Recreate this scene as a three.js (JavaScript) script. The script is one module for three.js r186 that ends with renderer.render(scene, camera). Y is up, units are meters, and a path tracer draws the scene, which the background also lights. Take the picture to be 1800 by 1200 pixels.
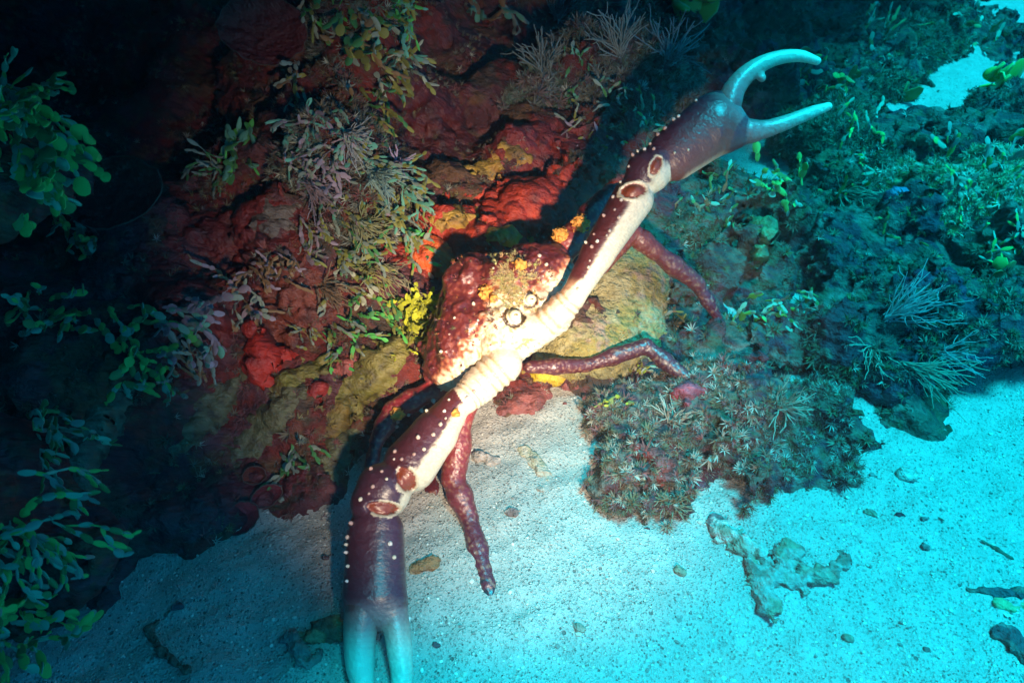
import * as THREE from 'three';
import { mergeGeometries } from 'three/addons/utils/BufferGeometryUtils.js';
import { createNoise3D } from 'simplex-noise';

// ---------------------------------------------------------------- camera
const R3 = (x, y, z) => new THREE.Vector3(x, y, z);
const FOV = 50, PITCH = 42 * Math.PI / 180, HALF = Math.tan(FOV / 2 * Math.PI / 180);
const scene = new THREE.Scene();
const camera = new THREE.PerspectiveCamera(FOV, 1.5, 0.02, 200);
const EYE = R3(0, 0.6, 0), FWD = R3(0, -Math.sin(PITCH), -Math.cos(PITCH)), UPV = R3(0, Math.cos(PITCH), -Math.sin(PITCH)), RGT = R3(1, 0, 0), BCK = FWD.clone().negate();
camera.position.copy(EYE); camera.up.set(0, 1, 0); camera.lookAt(EYE.clone().add(FWD));
const renderer = new THREE.WebGLRenderer({ antialias: true });
renderer.toneMapping = THREE.LinearToneMapping;
renderer.toneMappingExposure = 1.75;
camera.userData.fStop = 11; camera.focus = 0.73;
renderer.shadowMap.enabled = true;

// ---------------------------------------------------------------- daylight through the water
const SKY_TOP = [0.002, 0.86, 1.45], SKY_LOW = [0.001, 0.065, 0.38];
{
  const w = 64, h = 32, d = new Float32Array(w * h * 4);
  for (let j = 0; j < h; j++) {
    const el = ((j + 0.5) / h - 0.5) * Math.PI, t = Math.pow(Math.max(0, Math.sin(el)), 2.2);
    for (let i = 0; i < w; i++) for (let c = 0; c < 4; c++) d[(j * w + i) * 4 + c] = c === 3 ? 1 : SKY_LOW[c] + (SKY_TOP[c] - SKY_LOW[c]) * t;
  }
  const t = new THREE.DataTexture(d, w, h, THREE.RGBAFormat, THREE.FloatType);
  t.mapping = THREE.EquirectangularReflectionMapping; t.magFilter = THREE.LinearFilter; t.needsUpdate = true;
  scene.background = t; scene.environment = t;
}
const sun = new THREE.DirectionalLight(new THREE.Color().setRGB(0.006, 0.77, 1.0), 5.0);
sun.position.set(0.75, 3, -0.35); sun.target.position.set(0.2, 0, -0.7); sun.shadow.radius = 22; sun.castShadow = true;
sun.shadow.mapSize.set(2048, 2048);
Object.assign(sun.shadow.camera, { left: -2.5, right: 2.5, top: 2.5, bottom: -2.5, near: 0.1, far: 9 });
scene.add(sun, sun.target);

// ---------------------------------------------------------------- helpers
let seed = 7;
const rnd = () => { seed = (seed + 0x6D2B79F5) | 0; let t = Math.imul(seed ^ (seed >>> 15), 1 | seed); t = (t + Math.imul(t ^ (t >>> 7), 61 | t)) ^ t; return ((t ^ (t >>> 14)) >>> 0) / 4294967296; };
const rr = (a, b) => a + (b - a) * rnd();
const pick = (a) => a[Math.floor(rnd() * a.length) % a.length];
const N3 = createNoise3D(rnd);
const fbm = (x, y, z, f, o) => { let s = 0, a = 1, n = 0; for (let k = 0; k < o; k++) { s += a * N3(x * f, y * f, z * f); n += a; a *= 0.5; f *= 2.07; } return s / n; };
const clamp = (x, a = 0, b = 1) => Math.min(b, Math.max(a, x));
const sstep = (a, b, x) => { const t = clamp((x - a) / (b - a)); return t * t * (3 - 2 * t); };
const mix3 = (a, b, t) => [a[0] + (b[0] - a[0]) * t, a[1] + (b[1] - a[1]) * t, a[2] + (b[2] - a[2]) * t];
const smin = (a, b, k) => { const h = Math.max(k - Math.abs(a - b), 0) / k; return Math.min(a, b) - h * h * k * 0.25; };
const taken = {};
const numbered = (n) => { const k = taken[n] = (taken[n] ?? -1) + 1; return k ? `${n}_${String(k).padStart(3, '0')}` : n; };
// the point seen at a place of the photograph (1800 x 1200) at that depth along the view
const at = (px, py, d) => EYE.clone().addScaledVector(FWD, d).addScaledVector(RGT, (px - 900) / 600 * HALF * d).addScaledVector(UPV, (600 - py) / 600 * HALF * d);
const mm = (px, d) => px / 600 * HALF * d;
const sandAt = (px, py, y = 0) => { const q = at(px, py, 1).sub(EYE); return EYE.clone().addScaledVector(q, (y - 0.6) / q.y); };
const C = (r, g, b) => new THREE.Color().setRGB(r, g, b);

function thing(name, label, category, pos, group) {
  const o = new THREE.Group(); o.name = numbered(name); o.position.copy(pos); scene.add(o);
  o.userData = { label, category }; if (group) o.userData.group = group;
  return o;
}
function part(name, geo, m, parent, kind) {
  const o = new THREE.Mesh(geo, m); o.name = name; o.castShadow = o.receiveShadow = true; parent.add(o);
  if (kind) o.userData.kind = kind;
  return o;
}
function single(name, geo, m, label, category, group, kind) {
  const o = new THREE.Mesh(geo, m); o.name = numbered(name); o.castShadow = o.receiveShadow = true; scene.add(o);
  o.userData = {}; if (label) o.userData.label = label; if (category) o.userData.category = category; if (group) o.userData.group = group; if (kind) o.userData.kind = kind;
  return o;
}
// shift a geometry given in the world so that its own origin is at p
const rebase = (g, p) => g.translate(-p.x, -p.y, -p.z);

// noise height maps for fine relief
function noiseTex(n, base, oct, contrast) {
  const d = new Float32Array(n * n * 4), h = new Float32Array(n * n); let amp = 1, tot = 0;
  for (let o = 0, f = base; o < oct; o++, f *= 2) {
    const gr = []; for (let i = 0; i < f * f; i++) { const a = rnd() * Math.PI * 2; gr.push([Math.cos(a), Math.sin(a)]); }
    const at2 = (i, j, x, y) => { const g = gr[((j % f) + f) % f * f + ((i % f) + f) % f]; return g[0] * (x - i) + g[1] * (y - j); };
    for (let j = 0; j < n; j++) for (let i = 0; i < n; i++) { const x = i / n * f, y = j / n * f, X = Math.floor(x), Y = Math.floor(y), u = x - X, v = y - Y, su = u * u * u * (u * (u * 6 - 15) + 10), sv2 = v * v * v * (v * (v * 6 - 15) + 10); h[j * n + i] += amp * ((at2(X, Y, x, y) * (1 - su) + at2(X + 1, Y, x, y) * su) * (1 - sv2) + (at2(X, Y + 1, x, y) * (1 - su) + at2(X + 1, Y + 1, x, y) * su) * sv2); }
    tot += amp; amp *= 0.62;
  }
  for (let k = 0; k < n * n; k++) { d[k * 4] = d[k * 4 + 1] = d[k * 4 + 2] = clamp(0.5 + contrast * h[k] / tot); d[k * 4 + 3] = 1; }
  const t = new THREE.DataTexture(d, n, n, THREE.RGBAFormat, THREE.FloatType); t.wrapS = t.wrapT = THREE.RepeatWrapping; t.magFilter = THREE.LinearFilter; t.needsUpdate = true; return t;
}
const roughTex = noiseTex(512, 10, 5, 1.1);
const mat = (o) => new THREE.MeshPhysicalMaterial({ side: THREE.DoubleSide, ...o });
const M = {};
M.rock = mat({ vertexColors: true, roughness: 0.85, bumpMap: roughTex, bumpScale: 0.006 });
M.crust = mat({ vertexColors: true, roughness: 0.6, bumpMap: roughTex, bumpScale: 0.004 });

// ---- a closed surface from a distance field, meshed only where the surface is (surface nets)
function netMesh(sdf, lo, hi, cell, slack, colorOf) {
  const B = 8, nb = [0, 1, 2].map((k) => Math.ceil((hi[k] - lo[k]) / cell / B)), NY = nb[1] * B + 2, NZ = nb[2] * B + 2;
  const pos = [], cells = new Map(), edges = [], val = new Float32Array((B + 1) ** 3), reach = B * cell * 0.87 * slack;
  const K = (x, y, z) => (x * NY + y) * NZ + z, W = B + 1;
  for (let bx = 0; bx < nb[0]; bx++) for (let by = 0; by < nb[1]; by++) for (let bz = 0; bz < nb[2]; bz++) {
    const x0 = bx * B, y0 = by * B, z0 = bz * B;
    if (Math.abs(sdf(lo[0] + (x0 + B / 2) * cell, lo[1] + (y0 + B / 2) * cell, lo[2] + (z0 + B / 2) * cell)) > reach) continue;
    for (let i = 0; i < W; i++) for (let j = 0; j < W; j++) for (let k = 0; k < W; k++) val[(i * W + j) * W + k] = sdf(lo[0] + (x0 + i) * cell, lo[1] + (y0 + j) * cell, lo[2] + (z0 + k) * cell);
    for (let i = 0; i < B; i++) for (let j = 0; j < B; j++) for (let k = 0; k < B; k++) {
      const o = (i * W + j) * W + k, v = [val[o], val[o + 1], val[o + W], val[o + W + 1], val[o + W * W], val[o + W * W + 1], val[o + W * W + W], val[o + W * W + W + 1]];
      let m = 0; for (let q = 0; q < 8; q++) if (v[q] < 0) m |= 1 << q;
      if (m === 0 || m === 255) continue;
      let sx = 0, sy = 0, sz = 0, n = 0;
      for (let q = 0; q < 8; q++) for (const bit of [1, 2, 4]) {
        if (q & bit) continue; const r = q | bit, a = v[q], b = v[r]; if ((a < 0) === (b < 0)) continue;
        const t = a / (a - b); sx += ((q >> 2) & 1) + (bit === 4 ? t : 0); sy += ((q >> 1) & 1) + (bit === 2 ? t : 0); sz += (q & 1) + (bit === 1 ? t : 0); n++;
      }
      cells.set(K(x0 + i, y0 + j, z0 + k), pos.length / 3);
      pos.push(lo[0] + (x0 + i + sx / n) * cell, lo[1] + (y0 + j + sy / n) * cell, lo[2] + (z0 + k + sz / n) * cell);
      const s = v[0] < 0;
      if ((v[4] < 0) !== s) edges.push(x0 + i, y0 + j, z0 + k, 0, s ? 1 : 0);
      if ((v[2] < 0) !== s) edges.push(x0 + i, y0 + j, z0 + k, 1, s ? 1 : 0);
      if ((v[1] < 0) !== s) edges.push(x0 + i, y0 + j, z0 + k, 2, s ? 1 : 0);
    }
  }
  const idx = [];
  for (let e = 0; e < edges.length; e += 5) {
    const [x, y, z, ax, s] = edges.slice(e, e + 5);
    const q = ax === 0 ? [[x, y, z], [x, y - 1, z], [x, y - 1, z - 1], [x, y, z - 1]] : ax === 1 ? [[x, y, z], [x, y, z - 1], [x - 1, y, z - 1], [x - 1, y, z]] : [[x, y, z], [x - 1, y, z], [x - 1, y - 1, z], [x, y - 1, z]];
    const c = q.map((a) => cells.get(K(...a))); if (c.some((a) => a === undefined)) continue;
    if (s) idx.push(c[0], c[1], c[2], c[0], c[2], c[3]); else idx.push(c[0], c[2], c[1], c[0], c[3], c[2]);
  }
  const g = new THREE.BufferGeometry();
  g.setAttribute('position', new THREE.Float32BufferAttribute(pos, 3)); g.setIndex(idx); g.computeVertexNormals();
  // make the faces point outwards
  const p = g.attributes.position, nn = g.attributes.normal; let out = 0;
  for (let i = 0; i < p.count; i += Math.max(1, p.count >> 7)) { const e = cell; out += Math.sign(sdf(p.getX(i) + nn.getX(i) * e, p.getY(i) + nn.getY(i) * e, p.getZ(i) + nn.getZ(i) * e) - sdf(p.getX(i) - nn.getX(i) * e, p.getY(i) - nn.getY(i) * e, p.getZ(i) - nn.getZ(i) * e)); }
  if (out < 0) { const ix = g.index.array; for (let i = 0; i < ix.length; i += 3) { const t = ix[i + 1]; ix[i + 1] = ix[i + 2]; ix[i + 2] = t; } g.computeVertexNormals(); }
  finish(g, colorOf);
  return g;
}
function finish(g, colorOf) {
  const p = g.attributes.position, n = g.attributes.normal, uv = new Float32Array(p.count * 2), col = colorOf && new Float32Array(p.count * 3);
  for (let i = 0; i < p.count; i++) {
    const x = p.getX(i), y = p.getY(i), z = p.getZ(i);
    uv[i * 2] = (x + 0.35 * y) * 9; uv[i * 2 + 1] = (z - 0.75 * y) * 9;
    if (colorOf) { const c = colorOf(x, y, z, n.getX(i), n.getY(i), n.getZ(i)); col[i * 3] = c[0]; col[i * 3 + 1] = c[1]; col[i * 3 + 2] = c[2]; }
  }
  g.setAttribute('uv', new THREE.BufferAttribute(uv, 2)); if (colorOf) g.setAttribute('color', new THREE.BufferAttribute(col, 3));
}

// ---------------------------------------------------------------- sand
const sandH = (x, z) => 0.010 * fbm(x, 3.3, z, 3.2, 3) + 0.0050 * fbm(x * 0.55 + z * 0.8, 9.1, z * 0.6 - x * 0.4, 20, 3) + 0.0018 * fbm(x, 1.7, z, 90, 2);
{
  const n = 430, s = 0.62, pos = [], uv = [], idx = [];
  const co = (i) => { const t = (i / n - 0.5) * 2; return Math.sign(t) * (1.25 * Math.abs(t) / 0.9 * 0.9 + 40 * Math.pow(Math.max(0, Math.abs(t) - 0.82) / 0.18, 3)); };
  for (let j = 0; j <= n; j++) for (let i = 0; i <= n; i++) { const x = co(i) + 0.1, z = co(j) - 0.75; pos.push(x, sandH(x, z), z); uv.push(x * 2.6, z * 2.6); }
  for (let j = 0; j < n; j++) for (let i = 0; i < n; i++) { const a = j * (n + 1) + i; idx.push(a, a + n + 1, a + 1, a + 1, a + n + 1, a + n + 2); }
  const g = new THREE.BufferGeometry(); g.setAttribute('position', new THREE.Float32BufferAttribute(pos, 3)); g.setAttribute('uv', new THREE.Float32BufferAttribute(uv, 2)); g.setIndex(idx); g.computeVertexNormals();
  const T = 1024, d = new Uint8Array(T * T * 4), hgt = new Uint8Array(T * T * 4), F = new Float32Array(T * T);
  for (let i = 0; i < T * T; i++) F[i] = rnd();
  // grains of two sizes
  const big = new Float32Array(T * T);
  for (let k = 0; k < 46000; k++) { const cx = rnd() * T, cy = rnd() * T, r = rr(0.8, 2.6) * (rnd() < 0.05 ? 1.8 : 1), v = rr(-1, 1); for (let y = -5; y <= 5; y++) for (let x = -5; x <= 5; x++) if (x * x + y * y < r * r) big[((Math.floor(cy + y) + T) % T) * T + (Math.floor(cx + x) + T) % T] = v; }
  for (let j = 0; j < T; j++) for (let i = 0; i < T; i++) {
    const k = j * T + i, b = big[k], m = 0.5 + 0.5 * N3(i * 0.011, j * 0.011, 4), v = 0.65 + 0.10 * (F[k] - 0.5) + b * 0.09 + (m - 0.5) * 0.06, dark = b < -0.95 ? 0.7 : 1;
    d[k * 4] = clamp(v * 1.0 * dark) * 255; d[k * 4 + 1] = clamp(v * 0.965 * dark) * 255; d[k * 4 + 2] = clamp(v * 0.91 * dark) * 255; d[k * 4 + 3] = 255;
    hgt[k * 4] = hgt[k * 4 + 1] = hgt[k * 4 + 2] = clamp(0.5 + 0.35 * b + 0.2 * (F[k] - 0.5)) * 255; hgt[k * 4 + 3] = 255;
  }
  const tx = (a, srgb) => { const t = new THREE.DataTexture(a, T, T); t.wrapS = t.wrapT = THREE.RepeatWrapping; t.magFilter = THREE.LinearFilter; t.minFilter = THREE.LinearMipmapLinearFilter; t.generateMipmaps = true; if (srgb) t.colorSpace = THREE.SRGBColorSpace; t.needsUpdate = true; return t; };
  M.sand = mat({ map: tx(d, true), bumpMap: tx(hgt, false), bumpScale: 0.0035, roughness: 0.95 });
  single('sand', g, M.sand, 'pale rippled carbonate sand of the sea floor', 'sand', null, 'structure');
}

// ---------------------------------------------------------------- the reef: a rock slope through surveyed points, with an overhang above the left
const SV = [];
const sv = (px, py, d) => SV.push(at(px, py, d)), sg = (px, py, y) => SV.push(sandAt(px, py, y));
for (const a of [[-300, -200, 1.2], [0, 0, 1.15], [200, 120, 1.15], [420, 60, 1.08], [350, 230, 1.0], [0, 300, 0.85], [150, 420, 0.78], [0, 600, 0.66], [-200, 600, 0.6], [-120, 900, 0.56], [50, 800, 0.62],
  [250, 600, 0.72], [250, 800, 0.705], [450, 750, 0.755], [550, 620, 0.78], [600, 450, 0.79], [480, 350, 0.82], [600, 200, 0.87], [500, 60, 0.92], [650, 50, 0.85], [770, 120, 1.06], [740, 260, 0.98], [720, 400, 0.88],
  [830, 430, 0.86], [950, 400, 0.87], [900, 300, 0.93], [850, 200, 1.02], [900, 80, 1.2], [1050, 150, 1.02], [1050, 260, 0.96], [1080, 330, 0.93], [1000, 50, 1.35], [1200, 60, 1.5], [1250, 150, 1.32], [1350, 60, 1.62],
  [1500, 40, 1.75], [1700, 20, 1.95], [1900, -20, 2.1], [1380, 190, 1.22], [1480, 150, 1.32], [1250, 350, 0.98], [1200, 450, 0.93], [1150, 520, 0.90], [1300, 500, 0.93], [1400, 400, 1.0], [1480, 290, 1.1], [1560, 280, 1.1],
  [1500, 480, 0.93], [1650, 400, 0.97], [1750, 300, 1.06], [1780, 450, 0.91], [1600, 560, 0.87], [1700, 560, 0.87], [1500, 650, 0.83], [1350, 650, 0.82], [1100, 620, 0.83], [1000, 600, 0.82], [1040, 540, 0.84],
  [800, 620, 0.80], [700, 600, 0.79], [690, 690, 0.78], [1560, 110, 1.42], [2000, 500, 0.95], [2000, 250, 1.15], [1750, 120, 1.55]]) sv(...a);
for (const a of [[-60, 1160, 0], [130, 1020, 0], [300, 990, 0.005], [420, 930, 0], [560, 850, 0.005], [650, 790, 0.01], [960, 690, 0], [850, 715, 0.005], [1080, 720, 0], [1480, 775, 0], [1330, 760, 0], [1600, 725, 0], [1760, 645, 0], [1900, 590, 0], [1320, 265, -0.03], [1290, 310, -0.02], [1640, 175, -0.03], [1700, 110, -0.02],
  [900, 850, -0.07], [600, 1000, -0.07], [1300, 950, -0.07], [1700, 850, -0.07], [300, 1150, -0.07], [900, 1150, -0.1], [1500, 1150, -0.1], [2000, 750, -0.07], [0, 1350, -0.07]]) sg(...a);
const RN = R3(0.02, 0.80, 0.60).normalize(), RU = R3(1, 0, 0).addScaledVector(RN, -RN.x).normalize(), RV = RN.clone().cross(RU).normalize();
const GU = 200, GV = 200, U0 = -1.7, V0 = -2.9, GS = 0.02, HG = new Float32Array(GU * GV);
{
  const q = SV.map((p) => [p.dot(RU), p.dot(RV), p.dot(RN)]);
  for (const a of q) a[3] = 0;
  let vmin = 9, vmax = -9; for (const a of q) { vmin = Math.min(vmin, a[1]); vmax = Math.max(vmax, a[1]); }
  for (let j = 0; j < GV; j++) for (let i = 0; i < GU; i++) {
    const u = U0 + i * GS, v = V0 + 1.0 + j * GS; let s = 0, w = 0;
    for (const a of q) { const d2 = (u - a[0]) ** 2 + (v - a[1]) ** 2 + 0.0012, k = 1 / (d2 * d2); s += k * a[2]; w += k; }
    HG[j * GU + i] = s / w;
  }
}
const reefBase = (x, y, z) => {
  const u = (x * RU.x + y * RU.y + z * RU.z - U0) / GS, v = (x * RV.x + y * RV.y + z * RV.z - V0 - 1.0) / GS, h = x * RN.x + y * RN.y + z * RN.z;
  const i = clamp(Math.floor(u), 0, GU - 2), j = clamp(Math.floor(v), 0, GV - 2), a = clamp(u - i), b = clamp(v - j), o = j * GU + i;
  return (h - ((HG[o] * (1 - a) + HG[o + 1] * a) * (1 - b) + (HG[o + GU] * (1 - a) + HG[o + GU + 1] * a) * b)) * 0.8;
};
const ell = (x, y, z, e) => { const a = (x - e[0]) / e[3], b = (y - e[1]) / e[4], c = (z - e[2]) / e[5], k = Math.sqrt(a * a + b * b + c * c); return k < 1e-6 ? -Math.min(e[3], e[4], e[5]) : (k - 1) * Math.min(e[3], e[4], e[5]) * (0.6 + 0.4 * k) / (0.5 + 0.5 * k); };
const lump = (x, y, z, s = 1) => s * (0.020 * N3(x * 9, y * 9, z * 9) + 0.012 * (0.5 - Math.abs(N3(x * 21 + 5, y * 21, z * 21))) + 0.006 * N3(x * 52, y * 52 + 3, z * 52) + 0.003 * N3(x * 120, y * 120, z * 120 + 7));
const DIPS = [[1325, 262, 0.085, 0.12], [1285, 305, 0.06, 0.06], [1350, 235, 0.06, 0.08], [1645, 185, 0.13, 0.17], [1700, 110, 0.10, 0.16], [1340, 290, 0.07, 0.07]].map(([x, y, a, b]) => { const p = sandAt(x, y, 0.03); return [p.x, p.y + 0.05, p.z, a, 0.10, b]; });
const reefSdf = (x, y, z) => {
  let d = reefBase(x, y, z) - lump(x, y, z, 1 + 0.9 * sstep(0.12, 0.4, x)) + 0.04 * sstep(0.10, 0.3, x) * Math.max(0, 1 - Math.abs(N3(x * 7.5 + 2, y * 7.5, z * 7.5)) / 0.2) ;
  for (const e of DIPS) d = Math.max(d, -(ell(x, y, z, e) - 0.5 * lump(x, y, z)));
  return d;
};
const overSdf = (x, y, z) => {
  const edge = (x - (-0.02 - 0.40 * z + 0.5 * Math.max(0, -0.85 - z) + 0.07 * N3(x * 2.2, y * 2.2, z * 2.2))) * 0.85, roof = Math.max(edge, Math.abs(y - 1.12) - 0.42, z - 0.9), left = Math.max(x + 1.2, y - 1.3, -y - 0.1);
  return smin(smin(roof, Math.max(z + 2.15, y - 1.3, -y - 0.1, x - 1.1), 0.15), left, 0.15) - lump(x, y, z, 1.6);
};

// rocks and rubble in front of it: [centre, half sizes] in pixels at a depth
const rockAt = (px, py, d, rx, ry, rz, f = 1) => { const p = at(px, py, d); return [p.x, p.y, p.z, rx * f, ry * f, rz * f]; };
const ROCKS = [
  { key: 'boulder', e: [rockAt(1200, 740, 0.80, 0.075, 0.05, 0.06), rockAt(1320, 740, 0.80, 0.075, 0.045, 0.05), rockAt(1165, 850, 0.745, 0.045, 0.03, 0.06), rockAt(1400, 735, 0.81, 0.06, 0.03, 0.05), rockAt(1280, 800, 0.77, 0.06, 0.03, 0.04)], s: 1.1, col: 'rubble' },
  { key: 'mound', e: [rockAt(1030, 580, 0.87, 0.085, 0.05, 0.075), rockAt(1090, 500, 0.90, 0.06, 0.05, 0.06)], s: 0.25, col: 'olive' },
  { key: 'right', e: [rockAt(1620, 580, 0.855, 0.10, 0.045, 0.06), rockAt(1530, 640, 0.83, 0.05, 0.03, 0.04), rockAt(1720, 570, 0.87, 0.07, 0.045, 0.05)], s: 1.1, col: 'dark' },
  { key: 'corner', e: [rockAt(1740, 370, 1.05, 0.14, 0.07, 0.10), rockAt(1830, 420, 1.0, 0.10, 0.07, 0.08), rockAt(1640, 350, 1.1, 0.06, 0.04, 0.06)], s: 0.9, col: 'pale' },
  { key: 'claw', e: [rockAt(1455, 235, 1.2, 0.07, 0.05, 0.08), rockAt(1500, 300, 1.14, 0.06, 0.035, 0.05)], s: 0.8, col: 'green' },
  { key: 'far', e: [rockAt(1560, 110, 1.60, 0.14, 0.09, 0.10), rockAt(1500, 165, 1.45, 0.09, 0.06, 0.07)], s: 0.8, col: 'green' },
  { key: 'leafrock', e: [rockAt(1780, 215, 1.36, 0.09, 0.075, 0.07)], s: 0.8, col: 'rubble' },
  { key: 'fuzzy', e: [rockAt(1060, 170, 1.10, 0.12, 0.09, 0.10), rockAt(960, 190, 1.08, 0.08, 0.06, 0.07), rockAt(1100, 260, 1.05, 0.07, 0.06, 0.07)], s: 0.9, col: 'grey' },
  { key: 'pillar', e: [rockAt(640, 90, 0.93, 0.055, 0.10, 0.07), rockAt(600, 330, 0.87, 0.06, 0.11, 0.07), rockAt(650, 420, 0.86, 0.045, 0.07, 0.05)], s: 0.7, col: 'wall' },
  { key: 'ledge', e: [rockAt(90, 640, 0.70, 0.10, 0.035, 0.08), rockAt(270, 570, 0.76, 0.08, 0.03, 0.06)], s: 0.6, col: 'wall' },
  { key: 'shelf', e: [rockAt(-20, 300, 0.64, 0.075, 0.045, 0.08)], s: 0.6, col: 'wall' },
  { key: 'toe', e: [rockAt(30, 1000, 0.60, 0.07, 0.04, 0.05), rockAt(-80, 900, 0.58, 0.08, 0.08, 0.08)], s: 0.6, col: 'wall' },
];
for (const r of ROCKS) {
  r.sdf = (x, y, z) => { let d = 9; for (const e of r.e) d = smin(d, ell(x, y, z, e), 0.03); return d - lump(x + 3, y, z, r.s); };
  r.lo = [0, 1, 2].map((k) => Math.min(...r.e.map((e) => e[k] - e[k + 3])) - 0.04); r.hi = [0, 1, 2].map((k) => Math.max(...r.e.map((e) => e[k] + e[k + 3])) + 0.04);
}
const ground = (x, y, z) => { let d = Math.min(reefSdf(x, y, z), (y - sandH(x, z)) * 0.9); for (const r of ROCKS) { const m = Math.max(r.lo[0] - x, x - r.hi[0], r.lo[1] - y, y - r.hi[1], r.lo[2] - z, z - r.hi[2]); d = Math.min(d, m > 0.02 ? m : r.sdf(x, y, z)); } return d; };
// where the line of sight through a place of the photograph meets rock or sand
function trace(px, py, f = ground) {
  const q = at(px, py, 1).sub(EYE), l = q.length(); let t = 0.25;
  for (let k = 0; k < 400; k++) { const d = f(EYE.x + q.x * t, EYE.y + q.y * t, EYE.z + q.z * t); if (d < 0.0006) break; t += d * 0.55 / l; if (t > 4) break; }
  const p = EYE.clone().addScaledVector(q, t), e = 0.006;
  const n = R3(f(p.x + e, p.y, p.z) - f(p.x - e, p.y, p.z), f(p.x, p.y + e, p.z) - f(p.x, p.y - e, p.z), f(p.x, p.y, p.z + e) - f(p.x, p.y, p.z - e)).normalize();
  return { p, n, d: t };
}

// colours of what grows over the rock: dark red, wine, brown and grey coralline crusts in patches with ragged edges
const PAL = {
  wall: [[0.10, 0.010, 0.010], [0.14, 0.016, 0.012], [0.06, 0.012, 0.018], [0.10, 0.045, 0.022], [0.10, 0.030, 0.035], [0.05, 0.03, 0.022]],
  rubble: [[0.067, 0.062, 0.043], [0.077, 0.022, 0.024], [0.106, 0.091, 0.072], [0.048, 0.058, 0.029], [0.053, 0.024, 0.038], [0.125, 0.115, 0.091]],
  green: [[0.035, 0.056, 0.028], [0.025, 0.038, 0.021], [0.07, 0.077, 0.052], [0.035, 0.025, 0.025], [0.042, 0.07, 0.032], [0.077, 0.084, 0.063]],
  dark: [[0.056, 0.04, 0.04], [0.072, 0.016, 0.028], [0.04, 0.024, 0.04], [0.08, 0.088, 0.064], [0.104, 0.024, 0.032], [0.048, 0.048, 0.04]],
  pale: [[0.154, 0.21, 0.098], [0.21, 0.238, 0.14], [0.112, 0.182, 0.07], [0.252, 0.266, 0.196], [0.084, 0.098, 0.07], [0.182, 0.21, 0.112]],
  grey: [[0.096, 0.102, 0.078], [0.072, 0.03, 0.027], [0.12, 0.12, 0.102], [0.06, 0.078, 0.048], [0.102, 0.06, 0.072], [0.078, 0.06, 0.03]],
  olive: [[0.30, 0.24, 0.09], [0.34, 0.28, 0.13], [0.27, 0.21, 0.06], [0.30, 0.20, 0.14], [0.36, 0.31, 0.16], [0.25, 0.22, 0.10]],
};
const patchy = (pal) => (x, y, z) => {
  const w = 0.014, wx = x + w * N3(x * 40, y * 40, z * 40), wy = y + w * N3(x * 40 + 9, y * 40, z * 40), wz = z + w * N3(x * 40, y * 40 + 9, z * 40);
  let best = -9, b2 = -9, k = 0, k2 = 0;
  for (let i = 0; i < pal.length; i++) { const v = N3(wx * 12 + i * 17, wy * 12, wz * 12 - i * 11) + 0.35 * N3(wx * 38 - i * 7, wy * 38, wz * 38 + i * 3); if (v > best) { b2 = best; k2 = k; best = v; k = i; } else if (v > b2) { b2 = v; k2 = i; } }
  const c = mix3(pal[k], pal[k2], 0.5 * (1 - sstep(0, 0.12, best - b2))), g = 1 + 0.35 * N3(x * 150, y * 150, z * 150);
  return [c[0] * g, c[1] * g, c[2] * g];
};
const wallCol = patchy(PAL.wall), greenCol = patchy(PAL.green), rubCol = patchy(PAL.rubble), darkCol = patchy(PAL.dark);
const rightOf = (x, z) => sstep(0.10, 0.26, x + 0.06 * N3(x * 7, 0, z * 7) + 0.05);
const reefCol = (x, y, z) => { const t = rightOf(x, z); return t <= 0 ? wallCol(x, y, z) : mix3(wallCol(x, y, z), N3(x * 5, y * 5, z * 5) > 0 ? greenCol(x, y, z) : N3(x * 9 + 3, y * 9, z * 9) > 0.15 ? darkCol(x, y, z) : rubCol(x, y, z), t); };
const reefGeo = netMesh(reefSdf, [-1.15, -0.05, -2.3], [1.45, 0.5, 0.0], 0.0063, 1.9, reefCol);
console.log('reef', reefGeo.attributes.position.count);
single('reef', reefGeo, M.rock, 'dark red crusted reef slope behind the crab', 'reef', null, 'structure');
const overGeo = netMesh(overSdf, [-1.9, -0.06, -2.7], [1.3, 1.75, 1.1], 0.03, 2.2, wallCol);
console.log('overhang', overGeo.attributes.position.count);
single('reef_overhang', overGeo, M.rock, 'dark rock overhang above the cave', 'reef', null, 'structure');
const LABEL = {
  boulder: 'turf covered rubble boulder on the sand right of the crab', mound: 'smooth olive mound directly under the crab', right: 'dark purple and red rock at the sand edge on the right', corner: 'large pale green algae covered rock at the right edge', claw: 'green turfed rock seen through the open upper claw',
  far: 'far dark green rock beside the small sand patch', leafrock: 'dark rock under the bright green leaves at upper right', fuzzy: 'grey fuzzy turf covered rock left of the raised claw', pillar: 'rock column draped in hanging algae above the yellow tuft', ledge: 'low dark ledge under the teal algae on the left', shelf: 'rock shelf under the big green algae at the left edge', toe: 'rock foot under the branching algae at lower left',
};
for (const r of ROCKS) {
  r.geo = netMesh(r.sdf, r.lo, r.hi, 0.0042, 2.0, patchy(PAL[r.col]));
  const c = R3(0, 0, 0); r.geo.computeBoundingBox(); r.geo.boundingBox.getCenter(c); c.y = r.geo.boundingBox.min.y;
  r.mesh = single(r.key === 'mound' ? 'rock_mound' : 'reef_rock', r.geo.clone(), M.rock, LABEL[r.key], 'rock', null);
  rebase(r.mesh.geometry, c); r.mesh.position.copy(c);
}

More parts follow.
